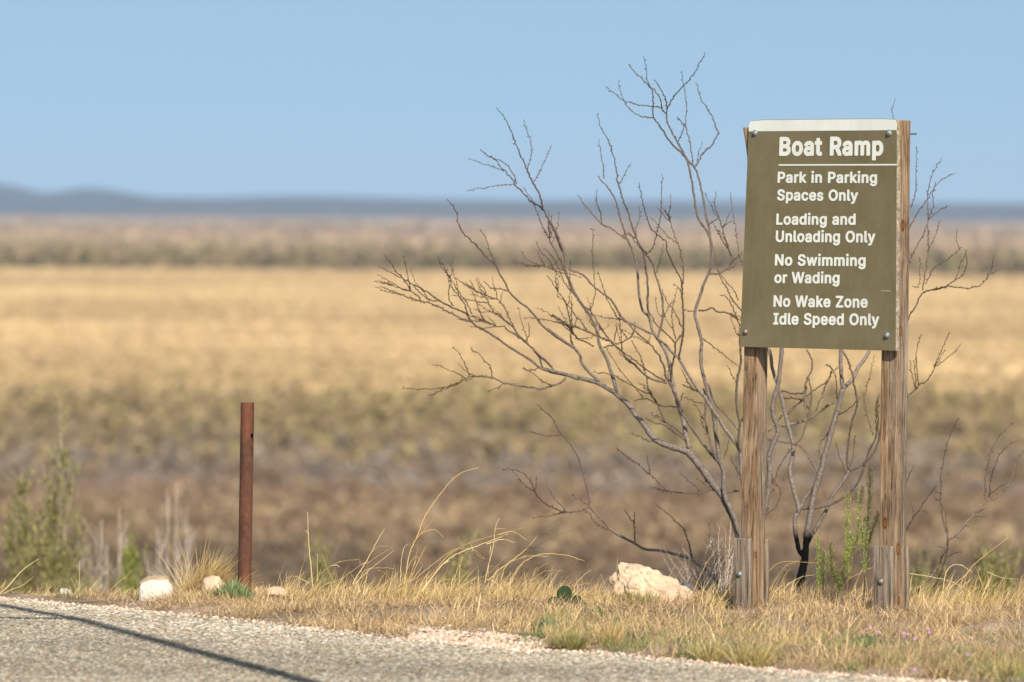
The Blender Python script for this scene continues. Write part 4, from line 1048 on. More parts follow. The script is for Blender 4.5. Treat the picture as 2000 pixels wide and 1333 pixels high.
def rock(name, top, bottom, y, depth, mat, label, amp=.012, fr=22, seed=0, sub=5, flat=0, cat='rock', group=None, top_col=None):
    """top/bottom: outline rows along x (photo units); given real depth and a broken surface"""
    V, Fq = ico(sub); top = np.array(top, float); bottom = np.array(bottom, float)
    x0, x1 = top[0, 0], top[-1, 0]
    V = np.sign(V) * np.abs(V) ** .8; V /= np.maximum(1, 0 + np.linalg.norm(V, axis=1))[:, None] ** .6
    V /= np.abs(V).max(0)
    px = (x0 + x1) / 2 + V[:, 0] * (x1 - x0) / 2
    tp = np.interp(px, top[:, 0], top[:, 1]); bt = np.interp(px, bottom[:, 0], bottom[:, 1])
    rxy = np.sqrt(np.clip(1 - V[:, 0] ** 2 * .98, .02, 1))
    zz = np.clip(V[:, 2] / np.maximum(rxy, .25), -1, 1)
    py = (tp + bt) / 2 - zz * (bt - tp) / 2
    W3 = np.array([at(a, b, y) for a, b in zip(px, py)])
    W3[:, 1] = y + V[:, 1] * depth / 2 * (1 - .25 * zz) + zz * depth * .12
    for i in range(len(W3)):
        p = Vector(W3[i] * fr) + Vector((seed * 7.1, 0, 0))
        n_ = mn.noise(p) * .6 + mn.noise(p * 2.3) * .35 + mn.noise(p * 5.1) * .22
        vd, vp = mn.voronoi(p * .55)
        crk = min(.35, vd[1] - vd[0])
        nn_ = Vector(V[i]).normalized()
        W3[i] += np.array(nn_) * amp * (n_ + crk * 1.6 - .4)
    o = mk(name, W3, Fq, mat, loc=at((x0 + x1) / 2, bottom[:, 1].mean(), y), smooth=False)
    tag(o, label, cat, group)
    return o
M_cream = rock_mat('cream_limestone', (.60, .455, .325), (.47, .33, .22), (.22, .13, .085), 18)
M_chalk = rock_mat('chalky_rock', (.58, .545, .475), (.46, .41, .34), (.26, .215, .17), 18)
M_brown = rock_mat('brown_rock', (.40, .29, .19), (.30, .21, .14), (.18, .12, .08), 16)
M_grey = rock_mat('grey_rock', (.12, .12, .125), (.08, .08, .085), (.04, .04, .045), 16)
rock('boulder', [(1197, 1132), (1201, 1116), (1208, 1104), (1222, 1100), (1240, 1099), (1258, 1106), (1280, 1113), (1300, 1124), (1325, 1130), (1333, 1139), (1346, 1147), (1358, 1166)],
     [(1197, 1150), (1215, 1165), (1240, 1182), (1358, 1196)], 25.35, .20, M_cream, 'large cream limestone rock sloping to the right, left of the left sign post', .030, 13, 1, 6)
rock('stone', [(1326, 1150), (1335, 1134), (1350, 1140), (1364, 1158), (1376, 1185)], [(1326, 1192), (1376, 1196)], 25.6, .12, M_grey, 'dark grey stone half hidden behind the right end of the large cream rock', .008, 30, 2, 4)
rock('stone', [(271, 1150), (276, 1139), (290, 1134), (310, 1131), (328, 1133), (338, 1147)], [(271, 1184), (300, 1186), (338, 1180)], 25.18, .11, M_chalk, 'white faced block of stone, leftmost rock at the gravel edge', .006, 26, 3, 5)
rock('stone', [(272, 1140), (282, 1129), (305, 1124), (325, 1125), (334, 1132)], [(272, 1165), (334, 1165)], 25.27, .13, M_brown, 'brown stone lying right behind the white faced block', .006, 28, 4, 4)
rock('stone', [(392, 1145), (398, 1130), (412, 1124), (428, 1127), (438, 1142)], [(392, 1165), (438, 1165)], 25.42, .09, M_cream, 'cream stone behind the yellow grass tuft, left of the rusted pipe', .007, 30, 5, 4)
rock('stone', [(520, 1152), (535, 1146), (548, 1147), (566, 1158)], [(520, 1164), (566, 1166)], 25.3, .08, M_cream, 'small cream stone in matted grass just right of the rusted pipe', .005, 34, 6, 4)
rock('stone', [(113, 1158), (118, 1150), (130, 1149), (139, 1157)], [(113, 1163), (139, 1163)], 25.6, .05, M_chalk, 'small white stone on the crest at far left', .003, 44, 7, 4)
rock('stone', [(1038, 1186), (1050, 1180), (1072, 1180), (1092, 1190)], [(1038, 1196), (1092, 1198)], 25.0, .10, M_chalk, 'flat pale stone in the grass in front of the cactus', .005, 30, 8, 4)
rock('stone', [(797, 1186), (805, 1181), (815, 1182), (824, 1188)], [(797, 1193), (824, 1193)], 24.9, .05, M_chalk, 'little pale stone in the matted grass at mid verge', .003, 40, 9, 4)
g = np.random.default_rng(77)
PEB = [(1008, 1247, 7), (1018, 1262, 8), (1003, 1256, 6), (1041, 1251, 6.5), (1012, 1238, 4), (1027, 1248, 4), (995, 1262, 5), (985, 1255, 4.5), (1022, 1235, 3.5), (800, 1232, 7), (828, 1236, 5),
       (862, 1240, 5), (884, 1246, 4), (907, 1244, 6), (925, 1250, 5), (946, 1246, 4), (960, 1253, 6), (972, 1244, 4), (980, 1238, 5), (935, 1238, 4), (893, 1237, 3.5), (850, 1231, 3.5), (912, 1257, 4), (1000, 1270, 4), (955, 1263, 4)]
V0, F0 = ico(3)
for i, (px, py, r) in enumerate(PEB):
    c = ground(px, py); s_ = r * 24 / F * .9
    W3 = V0 * np.array([g.uniform(.9, 1.3), g.uniform(.8, 1.2), g.uniform(.5, .8)]) * s_
    for k in range(len(W3)):
        W3[k] *= 1 + .35 * mn.noise(Vector(W3[k] / s_ * 1.1) + Vector((i * 3.3, 0, 0)))
    c[2] = max(0.0, land_z(c[0], c[1])) + s_ * .3
    o = mk('pebble', W3 + c, F0, (M_cream, M_chalk)[i % 2], loc=c - np.array([0, 0, s_ * .3]))
    tag(o, 'small pale pebble on the bare pinkish patch at the edge of the road', 'pebble', 'pebbles on the bare patch at the road edge')

a = Acc(); Vg, Fg = ico(1); g = np.random.default_rng(78); cnt = 0
while cnt < 3200:
    px = g.uniform(-20, 2020); x_ = (px - 1000) / F * 24; ey_ = float(edge_y(np.array([x_]))[0])
    on_patch = abs(px - 935) < 135
    y_ = ey_ + (g.uniform(-.05, .75) if on_patch else g.normal(.02, .07)); x_ = (px - 1000) / F * y_
    if not on_patch and g.random() < .88: continue
    r_ = g.uniform(.0025, .0065) * (1.25 if on_patch else 1)
    zz_ = max(0.004, float(land_z(np.array([x_]), np.array([y_]))[0])) + r_ * .35
    col_ = np.array(((.60, .47, .36), (.55, .40, .30), (.66, .58, .48), (.42, .33, .25), (.50, .36, .27))[g.integers(0, 5)]) * g.uniform(.8, 1.15)
    W3 = Vg * r_ * np.array([g.uniform(.8, 1.4), g.uniform(.8, 1.3), g.uniform(.5, .9)]) * (1 + .25 * g.normal(size=(len(Vg), 1)))
    a.add(W3 + np.array([x_, y_, zz_]), None, Fg, col_); cnt += 1
o = a.make('gravel', M_stone_road); o['kind'] = 'stuff'

# ------------------------------------------------------------------ grasses
STRAW = [(.68, .50, .22), (.62, .44, .18), (.78, .62, .33), (.52, .35, .14)]
MATTED = [(.54, .385, .20), (.42, .285, .15), (.66, .49, .28), (.28, .185, .10), (.58, .42, .22)]
OLIVE = [(.22, .235, .07), (.29, .275, .095), (.15, .175, .05), (.38, .33, .14)]
GREEN = [(.10, .19, .07), (.14, .23, .09), (.09, .16, .07)]
def blades(acc, roots, L, az, tilt, bend, wid, cols, g, segs=4):
    n = len(roots)
    if n == 0: return
    P = np.array(roots, float); out = [P]
    for k in range(segs):
        th = tilt + bend * (k + .5) / segs
        d = np.stack([np.sin(th) * np.cos(az), np.sin(th) * np.sin(az), np.cos(th)], 1)
        P = P + d * (L / segs)[:, None]; out.append(P)
    out = np.stack(out, 1)
    wa = az + math.pi / 2 + g.normal(size=n) * .7
    wv = np.stack([np.cos(wa), np.sin(wa), g.normal(size=n) * .15], 1)
    prof = np.array([1, .95, .8, .55, .08]) if segs == 4 else np.linspace(1, .1, segs + 1)
    off = wv[:, None, :] * (wid[:, None] * prof[None, :] / 2)[..., None]
    V = np.stack([out - off, out + off], 2).reshape(n, -1, 3)
    m = (segs + 1) * 2
    q = np.array([(2 * k, 2 * k + 1, 2 * k + 3, 2 * k + 2) for k in range(segs)])
    Qs = (np.arange(n)[:, None, None] * m + q[None]).reshape(-1, 4)
    acc.add(V.reshape(-1, 3), Qs, None, np.repeat(cols, m, 0))
def pick(pal, n, g, v=.18):
    return np.array(pal)[g.integers(0, len(pal), n)] * g.uniform(1 - v, 1 + v, (n, 1))
def verge_pts(n, g, xr=(-2.6, 2.6), back=.9):
    x = g.uniform(*xr, n); ey = edge_y(x); cy = crest_y(x) + back
    y = ey + .02 + g.random(n) * np.maximum(cy - ey, 0)
    return x, y
g = np.random.default_rng(21)
def px_of(x, y): return 1000 + x / y * F     # approximate photo column of a ground point
# matted dead grass
acc = Acc()
x, y = verge_pts(150000, g)
cx = px_of(x, y); ey = edge_y(x)
dens = fbm(x * 4, y * 4, 3, 55)
bare = (np.abs(cx - 935) < 125) & (y - ey < .62 + .3 * (vnoise(x * 6, y * 6, 12) - .5)) & (g.random(len(x)) < .93)
left = np.clip((cx - 120) / 200, .03, 1)
keep = (g.random(len(x)) < np.clip((dens - .30) * 4, .12, 1) * left) & ~bare & (y - ey > .02 - .09 * g.random(len(x)))
x, y = x[keep], y[keep]; n = len(x)
z = land_z(x, y) + g.random(n) * .022
hump = np.clip((fbm(x * 5, y * 5, 2, 66) - .42) * 5, 0, 1)
L = g.uniform(.025, .075, n) * (1 + .5 * hump) * np.interp(px_of(x, y), [150, 650, 900], [.5, .7, 1])
blades(acc, np.stack([x, y, z], 1), L, g.random(n) * 2 * math.pi, g.uniform(.6, 1.75, n), g.uniform(-1.0, 1.2, n), g.uniform(.0012, .0028, n), pick(MATTED, n, g, .25) * (.68 + .62 * fbm(x * 3, y * 3, 3, 44))[:, None], g)
o = acc.make('matted_dead_grass', M_blade); o['kind'] = 'stuff'
# upright straw, leaning to the right, denser on the right-hand verge
acc = Acc()
x, y = verge_pts(90000, g, back=.5); cx = px_of(x, y); ey = edge_y(x)
tuft = np.clip((fbm(x * 5, y * 5, 3, 88) - .47) * 7, 0, 1)
bk = (y - ey) / np.maximum(crest_y(x) - ey, .3)
pr = np.interp(cx, [0, 300, 500, 1000, 1160, 1400, 1700, 2000], [.0, .10, .22, .34, .95, 1.0, .85, .75]) * tuft * np.interp(bk, [0, .08, .3, .62, .85, 1.2], [.3, .8, 1, .85, .5, .5])
keep = (g.random(len(x)) < pr) & ~((np.abs(cx - 935) < 130) & (y - ey < .62)) & ~((np.abs(cx - 1250) < 115) & (y - ey > 1.25) & (g.random(len(x)) < .93)) & ~((np.minimum(np.abs(cx - 1468), np.abs(cx - 1742)) < 48) & (y > 24.25) & (g.random(len(x)) < .8)) & ~((np.abs(cx - 1112) < 45) & (y > 24.3) & (g.random(len(x)) < .9))
x, y = x[keep], y[keep]; cx = cx[keep]; tf = tuft[keep]; n = len(x)
L = g.uniform(.04, .13, n) * np.interp(cx, [0, 1000, 1200, 1600, 2000], [.7, .8, 1.05, .9, .8]) * np.where(g.random(n) < .10, 1.7, 1) * (.32 + .70 * tf)
blades(acc, np.stack([x, y, land_z(x, y)], 1), L, g.normal(.1, 1.1, n), g.uniform(.05, 1.0, n), g.uniform(-.2, 1.3, n), g.uniform(.0010, .0030, n) * np.where(g.random(n) < .12, 1.8, 1), np.where((fbm(x * 7, y * 7, 2, 15) + .25 * g.random(n) > .50 + np.interp(cx, [1450, 1650], [0, .10]) + np.interp(bk[keep], [.5, .8], [0, .08]))[:, None], pick(STRAW, n, g, .25), pick(MATTED, n, g, .3)), g)
# wispy taller straws along the crest, blown to the right
px_ = np.concatenate([g.uniform(330, 1190, 1300), g.uniform(1480, 2010, 500)]); m = len(px_)
clus = fbm(px_ / 46, px_ * 0 + 4.4, 2, 19); px_ = px_[clus + .15 * g.random(m) > .50]; m = len(px_)
x = (px_ - 1000) / F * 25.2; y = crest_y(x) - g.uniform(.0, .45, m); x = (px_ - 1000) / F * y
blades(acc, np.stack([x, y, land_z(x, y)], 1), g.uniform(.06, .20, m), g.normal(0, .6, m), g.uniform(.0, .7, m), g.uniform(.3, 1.5, m), g.uniform(.0011, .0022, m), pick(STRAW, m, g, .2) * 1.08, g)
o = acc.make('dry_straw_grass', M_blade); o['kind'] = 'stuff'
# green-olive new growth low in the right-hand verge
acc = Acc()
x, y = verge_pts(60000, g, (-.2, 2.6), .1); cx = px_of(x, y); ey = edge_y(x)
tuft = np.clip((fbm(x * 4.5 + 9, y * 4.5, 3, 99) - .43) * 7, 0, 1)
pr = np.interp(cx, [0, 1010, 1060, 1200, 2000], [0, 0, .8, .5, .6]) * tuft * np.clip(1.15 - (y - ey) / 2.0, 0, 1)
keep = g.random(len(x)) < pr
x, y = x[keep], y[keep]; n = len(x)
mixg = (g.random(n) < .3)[:, None]
blades(acc, np.stack([x, y, land_z(x, y)], 1), g.uniform(.035, .10, n), g.random(n) * 2 * math.pi, g.uniform(.1, .9, n), g.uniform(0, .9, n), g.uniform(.0014, .0034, n), np.where(mixg, pick(GREEN, n, g), pick(OLIVE, n, g)), g)
o = acc.make('green_verge_grass', M_blade); o['kind'] = 'stuff'

def tuft(px, py, wpx, hpx, n, pal, label, seed, lean=.3, name='grass_tuft', wid=(.0014, .0026), spread=.6, bendy=.9, cat='grass tuft'):
    g = np.random.default_rng(seed); c = ground(px, py)
    z0 = float(land_z(c[0], c[1])); c[2] = z0
    a = Acc(); u = wpx * c[1] / F; H = hpx * c[1] / F
    r = np.sqrt(g.random(n)) * u * .28; an = g.random(n) * 2 * math.pi
    roots = np.stack([c[0] + r * np.cos(an), c[1] + r * np.sin(an) * .7, np.zeros(n)], 1); roots[:, 2] = land_z(roots[:, 0], roots[:, 1]) - .004
    az = np.where(g.random(n) < lean, g.normal(0, .5, n), an + g.normal(0, .4, n))
    blades(a, roots, H * g.uniform(.5, 1.25, n), az, np.where((lean > .6) & (np.abs(az) < .9), g.uniform(.35, 1.15, n), g.uniform(.05, spread, n)), g.uniform(.1, bendy, n), g.uniform(*wid, n), pick(pal, n, g, .25), g)
    o = a.make(name, M_blade, loc=c); tag(o, label, cat)
    return o
tuft(385, 1166, 140, 100, 1500, STRAW + [(.70, .54, .26), (.36, .26, .12)], 'shaggy yellow grass tuft leaning right beside the white faced stone', 31, .85, spread=.8)
tuft(395, 1172, 120, 30, 420, [(.30, .20, .09), (.24, .18, .07), (.38, .27, .13)], 'low brown grass skirt at the foot of the yellow tuft', 32, .2, spread=1.2)
tuft(1252, 1186, 95, 42, 420, OLIVE, 'olive green grass tuft in front of the large cream rock', 33, .1, spread=.9)
tuft(1112, 1272, 95, 52, 420, OLIVE + [(.45, .36, .18)], 'olive and straw grass tuft at the road edge beside the pebbles', 34, .1, spread=.8)
tuft(1385, 1292, 90, 50, 380, OLIVE + STRAW, 'green and straw grass tuft at the road edge below the left sign post', 35, .2, spread=.8)
tuft(1835, 1321, 80, 36, 320, [(.26, .15, .07), (.35, .22, .11), (.20, .12, .06)], 'brown withered grass tuft at the road edge below the right sign post', 36, .2, spread=1.0)
tuft(1190, 1262, 60, 58, 240, STRAW + [(.40, .27, .13)], 'stiff straw clump right of the olive tuft at the road edge', 37, .1, spread=.5)
tuft(1470, 1300, 130, 60, 420, STRAW + OLIVE, 'broad straw and green clump in the verge between the sign posts', 38, .4, spread=.7)
tuft(1730, 1298, 120, 52, 380, [(.50, .34, .19), (.42, .28, .15), (.30, .26, .11)], 'tan grass clump at the road edge below the mauve flowers', 39, .2, spread=.8)
tuft(1960, 1325, 110, 50, 320, STRAW + OLIVE, 'straw and green clump in the bottom right corner of the verge', 40, .2, spread=.8)
tuft(140, 1170, 150, 34, 160, [(.30, .27, .12), (.52, .40, .2), (.2, .2, .08)], 'sparse greenish grass around the small white stone at far left', 41, .3, spread=1.1)
tuft(1590, 1212, 120, 34, 360, MATTED, 'mound of pinkish dead grass between the sign posts', 42, .2, spread=1.2)
tuft(1860, 1222, 170, 40, 520, MATTED, 'mound of pinkish dead grass right of the right sign post', 43, .2, spread=1.2)
tuft(1690, 1203, 90, 40, 360, MATTED, 'mound of pinkish dead grass left of the right sign post foot', 44, .2, spread=1.2)
tuft(760, 1213, 130, 30, 320, [(.30, .18, .09), (.42, .27, .14), (.50, .35, .18)], 'reddish brown matted clump at mid verge', 45, .2, spread=1.3)

# traced tall stalks, grouped by the tuft they grow from
def stalks(text, y, label, seed, col=None, leaves=.35, fill=0, fillw=60, fillh=60, px=None, py=None):
    g = np.random.default_rng(seed); a = Acc()
    rows = [l for l in text.strip().splitlines()]
    first = conv(rows[0].split('|')[1])[0]
    base = at(first[0], first[1], y)
    for l in rows:
        hd, pp = l.split('|'); parts = hd.split(); r0 = float(parts[0]); dark = len(parts) > 1
        P2 = catmull(np.array(conv(pp)), 5); m = len(P2); P2[1:] += g.normal(size=(m - 1, 2)) * .35
        d = y + g.uniform(-.10, .12) + np.linspace(0, g.uniform(-.1, .1), m)
        W3 = np.array([at(q[0], q[1], e) for q, e in zip(P2, d)])
        rad = .78 * r0 * (1 - .6 * np.linspace(0, 1, m)) * y / F
        c = (.13, .11, .09) if dark else tuple(pick(STRAW, 1, g, .15)[0] * 1.1)
        # a flattened straw: ribbon with two crossed faces
        T = np.gradient(W3, axis=0); T /= np.linalg.norm(T, axis=1)[:, None] + 1e-9
        tube(a, W3, rad, c, 4)
        if not dark:
            for k in range(2, m - 1):
                if g.random() < leaves * .22:
                    tt = T[k]; L = g.uniform(6, 20) * y / F
                    sd = np.array([g.normal(), g.normal() * .3, g.normal() * .5]); sd /= np.linalg.norm(sd)
                    e0 = W3[k]; e1 = e0 + tt * L * .5 + sd * L * .3; e2 = e1 + tt * L * .1 + sd * L * .45 - np.array([0, 0, L * .25])
                    wv = np.cross(tt, sd); wv /= np.linalg.norm(wv) + 1e-9; ww = r0 * y / F * .9
                    a.add([e0 - wv * ww, e0 + wv * ww, e1 - wv * ww, e1 + wv * ww, e2], [(0, 1, 3, 2)], [(2, 3, 4)], pick(STRAW, 1, g)[0] * 1.05)
    if fill:
        c = at(px, py, y); n = int(fill * 4.5); u = fillw * y / F; H = fillh * y / F
        roots = np.stack([c[0] + g.normal(size=n) * u * .6, c[1] + g.normal(size=n) * .06, np.zeros(n)], 1)
        roots[:, 2] = land_z(roots[:, 0], roots[:, 1])
        blades(a, roots, H * g.uniform(.35, 1.7, n), g.normal(0, .9, n), g.uniform(.05, .9, n), g.uniform(.1, 1.2, n), g.uniform(.0012, .0024, n), pick(STRAW, n, g, .2), g)
    base[2] = min(base[2], float(land_z(base[0], base[1])))
    o = a.make('tall_grass', M_blade, loc=base); tag(o, label, 'grass tuft')
stalks("""1.5|G2 168,885 162,800 155,730 145,620 135,400
.8|G2 200,850 198,670
.6|G2 310,860 260,760 225,660
.8|G2 250,870 330,850 420,790 500,735
.8|G2 150,870 60,820 0,830
.7|G2 220,800 330,730 475,708""", 25.3, 'tall single pale stalk rising from dry grass right of the rusted pipe', 51, fill=60, fillw=90, fillh=44, px=610, py=1158)
stalks("""1.1|G2 430,870 450,830 520,720 590,590 635,510
.8|G2 440,870 560,760 700,650
.8|G2 420,900 480,810 540,770 640,765 700,770
.8|G2 520,740 590,690 690,630
.7|G2 560,660 600,625 660,625
.7|G2 590,780 640,800 690,850""", 25.3, 'dry grass stalks bending right, between the tall single stalk and the long arching stalk', 52, fill=70, fillw=80, fillh=50, px=710, py=1160)
stalks("""1.2|G2 765,870 800,670 850,560 900,430 980,310 1050,220 1130,150 1250,110
.9|G2 830,590 880,540 960,515 1020,565
.9|G2 850,570 900,510 955,450
.7|G2 790,860 830,740 855,630
.7|G2 740,860 745,740 760,640 790,610
.7|G2 800,850 850,740 905,625
.8|G2 760,870 790,760 840,690 880,740
.7|G2 800,860 850,800 885,750""", 25.25, 'dry grass with one long stalk arching up to the right at mid verge', 53, fill=80, fillw=60, fillh=52, px=795, py=1158)
stalks("""1.2|G2 820,850 930,760 1050,670 1200,600 1400,540 1540,505
1.2|G2 880,920 1000,760 1100,680 1300,600 1440,545
.9|G2 870,880 960,790 1080,660 1200,640 1290,705
.9|G2 1120,900 1130,760 1150,700 1190,750
.8|G2 1300,610 1400,580 1490,600
.8|G2 1080,930 1150,880 1240,820
.8|G2 1380,550 1470,530 1560,580
.9|G2 960,900 1010,850 1080,840 1130,850
.8|G2 1190,600 1240,680 1290,710""", 25.2, 'thick sheaf of straw swept flat to the right at mid verge', 54, fill=80, fillw=110, fillh=46, px=880, py=1162)
stalks("""1.1|G2 1290,860 1310,760 1340,650 1350,560 1360,490 1385,445
.8|G2 1360,510 1425,508
1.2|G2 1320,840 1380,780 1450,730 1560,640 1640,545
1|G2 1400,960 1440,880 1520,750 1640,680 1800,680 1940,720
.9|G2 1560,960 1580,880 1620,790 1700,730
.9|G2 1540,930 1640,810 1720,780 1810,790
.9|G2 1380,960 1400,830 1440,740 1560,690 1700,690
.8|G2 1600,960 1620,860 1630,800
.6 d|G2 1560,640 1640,545 1740,470 1820,410
.6 d|G2 1580,640 1750,560 1950,480
.9 d|G2 1640,545 1700,550 1740,600
.8 d|G2 1590,640 1640,630 1670,655
.8|G2 1480,940 1500,830 1560,760 1590,745
.8|G2 1310,850 1320,700 1325,660
.9|G2 1300,840 1360,860 1420,930
1|G2 1060,930 1200,850 1300,810 1420,700 1440,690""", 25.2, 'fan of long dry grass arching right, left of the cactus', 55, fill=110, fillw=110, fillh=50, px=985, py=1172)
stalks(""".9|G2 1870,930 1880,870 1980,775
.8|G2 1650,980 1740,920 1850,885 2000,860
.8|G2 1830,1000 1830,870
.8|G2 1960,990 1900,940
.9|P 1180,1190 1200,1150 1212,1110
.8|P 1196,1190 1204,1130 1206,1090""", 25.1, 'thin dry grass in front of the cactus', 56, fill=60, fillw=70, fillh=40, px=1140, py=1190)
stalks("""1|R9 215,1210 240,1170 330,1080 420,1000 460,950 650,800
1|R9 240,1200 270,1110 285,1020 320,965 370,960 440,1000
.8|R9 80,1010 150,1020 300,1050 420,1110 520,1200
.9|R9 430,1200 450,1110 470,1040 520,1075
.8|R9 470,1280 530,1160
.6 d|R9 420,1030 540,940 741,880
.9 d|R9 440,1170 550,1090 640,1130 720,1190
.8|R9 300,1200 380,1090 440,1040
.8|R9 580,1250 660,1100
.8|R9 640,1200 741,1040
.8|R9 530,1000 600,1030 710,1045
.8|R9 540,1180 640,1200 741,1190
.8|R9 560,1250 620,1200 700,1220 741,1260
.8|R9 80,1230 160,1120 180,1080
.8|R9 250,1240 300,1140 370,1090""", 25.25, 'tangled dry grass around the foot of the thorny sapling', 57, fill=150, fillw=170, fillh=60, px=1885, py=1205)
stalks("""1|G4 0,1210 60,1150 140,1060 240,990
.9|G4 10,1215 70,1180 130,1160 210,1100
.8|G4 488,1225 492,1100 495,1000
.8|G4 630,1235 720,1150 810,1075
.8|G4 540,1225 570,1170 605,1120
.7|G4 590,1225 620,1190 640,1165
.7|G4 0,1170 40,1130""", 25.6, 'a few lone dry stalks along the gravel crest at far left', 58, fill=50, fillw=160, fillh=26, px=140, py=1165)
stalks("""1|P 1395,1180 1410,1120 1430,1080 1450,1060
.9|P 1500,1160 1530,1110 1560,1096
.8|P 1470,1190 1500,1120 1530,1098 1600,1100
.9|P 1655,1180 1680,1120 1700,1090
.8|P 1600,1170 1660,1130 1710,1105
.9|P 1340,1190 1370,1120 1400,1070
.8|P 1500,1180 1560,1130 1640,1120
.8|P 1520,1180 1530,1130 1545,1110
.8|P 1700,1190 1760,1160 1810,1140""", 25.3, 'straw stalks around the feet of the sign posts and the dark based trunk', 59, fill=220, fillw=300, fillh=34, px=1560, py=1186)

# ------------------------------------------------------------------ small plants
def rosette(px, py, wpx, hpx, n, pal, label, seed, name='low_weed', wid=.005, cat='plant'):
    g = np.random.default_rng(seed); c = ground(px, py); z0 = float(land_z(c[0], c[1])); c[2] = z0
    a = Acc(); u = wpx * c[1] / F / 2; H = hpx * c[1] / F
    r = np.sqrt(g.random(n)); an = g.random(n) * 2 * math.pi
    roots = np.stack([c[0] + r * np.cos(an) * u * .75, c[1] + r * np.sin(an) * u * .6, z0 + H * .55 * (1 - r ** 2) * g.uniform(.3, 1, n)], 1)
    blades(a, roots, H * g.uniform(.35, .75, n), an + g.normal(0, .5, n), r * g.uniform(.3, 1.1, n), g.uniform(-.5, .5, n), g.uniform(.6, 1.3, n) * wid, pick(pal, n, g, .25), g)
    o = a.make(name, M_leaf, loc=c); tag(o, label, cat)
GLAUC = [(.225, .285, .125), (.15, .20, .08), (.30, .355, .18)]
rosette(455, 1180, 86, 46, 620, GLAUC, 'dense blue green cushion plant at the foot of the rusted pipe', 61, 'cushion_plant', .0046)
rosette(787, 1170, 52, 28, 90, GREEN, 'small dark green weed below the long arching stalk', 62)
rosette(940, 1175, 44, 24, 80, [(.08, .16, .10), (.11, .20, .13)], 'small blue green weed below the fan of dry grass', 63)
rosette(835, 1188, 18, 12, 40, [(.08, .16, .10), (.11, .20, .13)], 'tiny green weed beside the little pale stone', 64, wid=.004)
rosette(1070, 1236, 64, 30, 150, [(.13, .20, .10), (.17, .24, .12)], 'grey green low weed behind the olive tuft', 65, wid=.0045)
rosette(1165, 1205, 44, 20, 90, GREEN, 'bright green weed left of the olive tuft by the large rock', 66, wid=.004)
rosette(1210, 1222, 40, 18, 70, GREEN, 'green weed in front of the large cream rock', 67, wid=.004)
rosette(1062, 1254, 44, 22, 90, GREEN, 'green weed beside the lowest pebbles', 68, wid=.004)
rosette(1495, 1290, 70, 26, 130, GLAUC, 'blue green weed below the dark based trunk at the road edge', 69, wid=.004)
rosette(1690, 1262, 60, 30, 130, GREEN, 'bright green weed below the mauve flowers', 70, wid=.004)
rosette(1870, 1290, 84, 34, 170, GLAUC + GREEN, 'green weed above the brown withered tuft', 71, wid=.0042)
rosette(1670, 1310, 44, 22, 80, GLAUC, 'grey green weed at the road edge below the tan clump', 72, wid=.004)

# prickly pear
M_cactus, t, bs = new_mat('cactus_pad')
ob = N(t, 'ShaderNodeTexCoord').outputs['Object']
c = ramp(t, [(.3, (.014, .024, .009)), (.7, (.035, .055, .022))], noise(t, ob, 30, 3)).outputs[0]
t.links.new(c, bs.inputs['Base Color']); bs.inputs['Roughness'].default_value = .8; bs.inputs['Specular IOR Level'].default_value = .1
E = thing('prickly_pear', at(1105, 1196, 25.0), 'dark green prickly pear cactus in the grass left of the large cream rock', 'cactus')
V0, F0 = ico(3)
for (px, py, w_, h_, ti, dy) in ((1103, 1170, 17, 22, -6, 0), (1082, 1181, 11, 12, -30, -.03), (1124, 1180, 12, 14, 25, .02), (1136, 1186, 12, 10, 50, -.02), (1092, 1186, 12, 9, 10, -.05)):
    W3 = V0 * np.array([w_ * 25.0 / F, .013, h_ * 25.0 / F]); W3[:, 0] *= 1 + .18 * V0[:, 2]
    a = math.radians(ti); Rz = np.array(Matrix.Rotation(a, 3, 'Y') @ Matrix.Rotation(.5, 3, 'Z'))
    mk('pad', W3 @ Rz.T + at(px, py - 4, 25.0 + dy), F0, M_cactus, E, smooth=True)

# green feathery weeds between the posts
WEED = [(.24, .31, .05), (.31, .38, .07), (.17, .235, .04), (.36, .38, .11)]
def weed(text, y, label, seed, foot):
    g = np.random.default_rng(seed); base = at(foot[0], foot[1], y)
    E = thing('green_weed', base, label, 'weed', 'green weeds between the sign posts'); a = Acc(); s = Acc()
    for l in text.strip().splitlines():
        P2 = catmull(np.array(conv('W ' + l)), 4); m = len(P2)
        dd = y + np.linspace(0, g.uniform(-.06, .06), m)
        W3 = np.array([at(q[0], q[1], e) for q, e in zip(P2, dd)])
        tube(s, W3, np.linspace(.9, .4, m) * y / F, (.20, .15, .09), 5)
        n = m * 17; k = g.integers(int(m * .22), m, n); fr_ = k / m
        nl = g.uniform(.006, .016, n)
        r_ = W3[k] + g.normal(size=(n, 3)) * np.array([.0065, .005, .006])
        blades(a, r_, nl * (1.2 - .4 * fr_), g.random(n) * 2 * math.pi, g.uniform(.3, 1.1, n), g.uniform(-.5, .3, n), g.uniform(.0015, .0030, n), pick(WEED, n, g, .3), g, 2)
        # dry seed wisps at the tip
        for _ in range(5):
            kk = m - 1 - g.integers(0, max(2, m // 5)); e = W3[kk] + np.array([g.normal() * .02, 0, g.uniform(.01, .05)])
            tube(s, [W3[kk], (W3[kk] + e) / 2 + g.normal(size=3) * .003, e], [.0005, .0004, .0003], (.42, .31, .18), 4)
    s.make('stems', M_bark, E); a.make('leaves', M_leaf, E)
weed("""180,1250 165,1080 160,900 150,690
200,1130 205,950 230,860""", 25.1, 'short green feathery weed just right of the dark based trunk', 81, (1601, 1184))
weed("""335,1250 330,1130 280,1000 265,900 255,770
350,1180 345,1060 370,900 430,700""", 24.95, 'green feathery weed with forked stems, second right of the dark based trunk', 82, (1640, 1186))
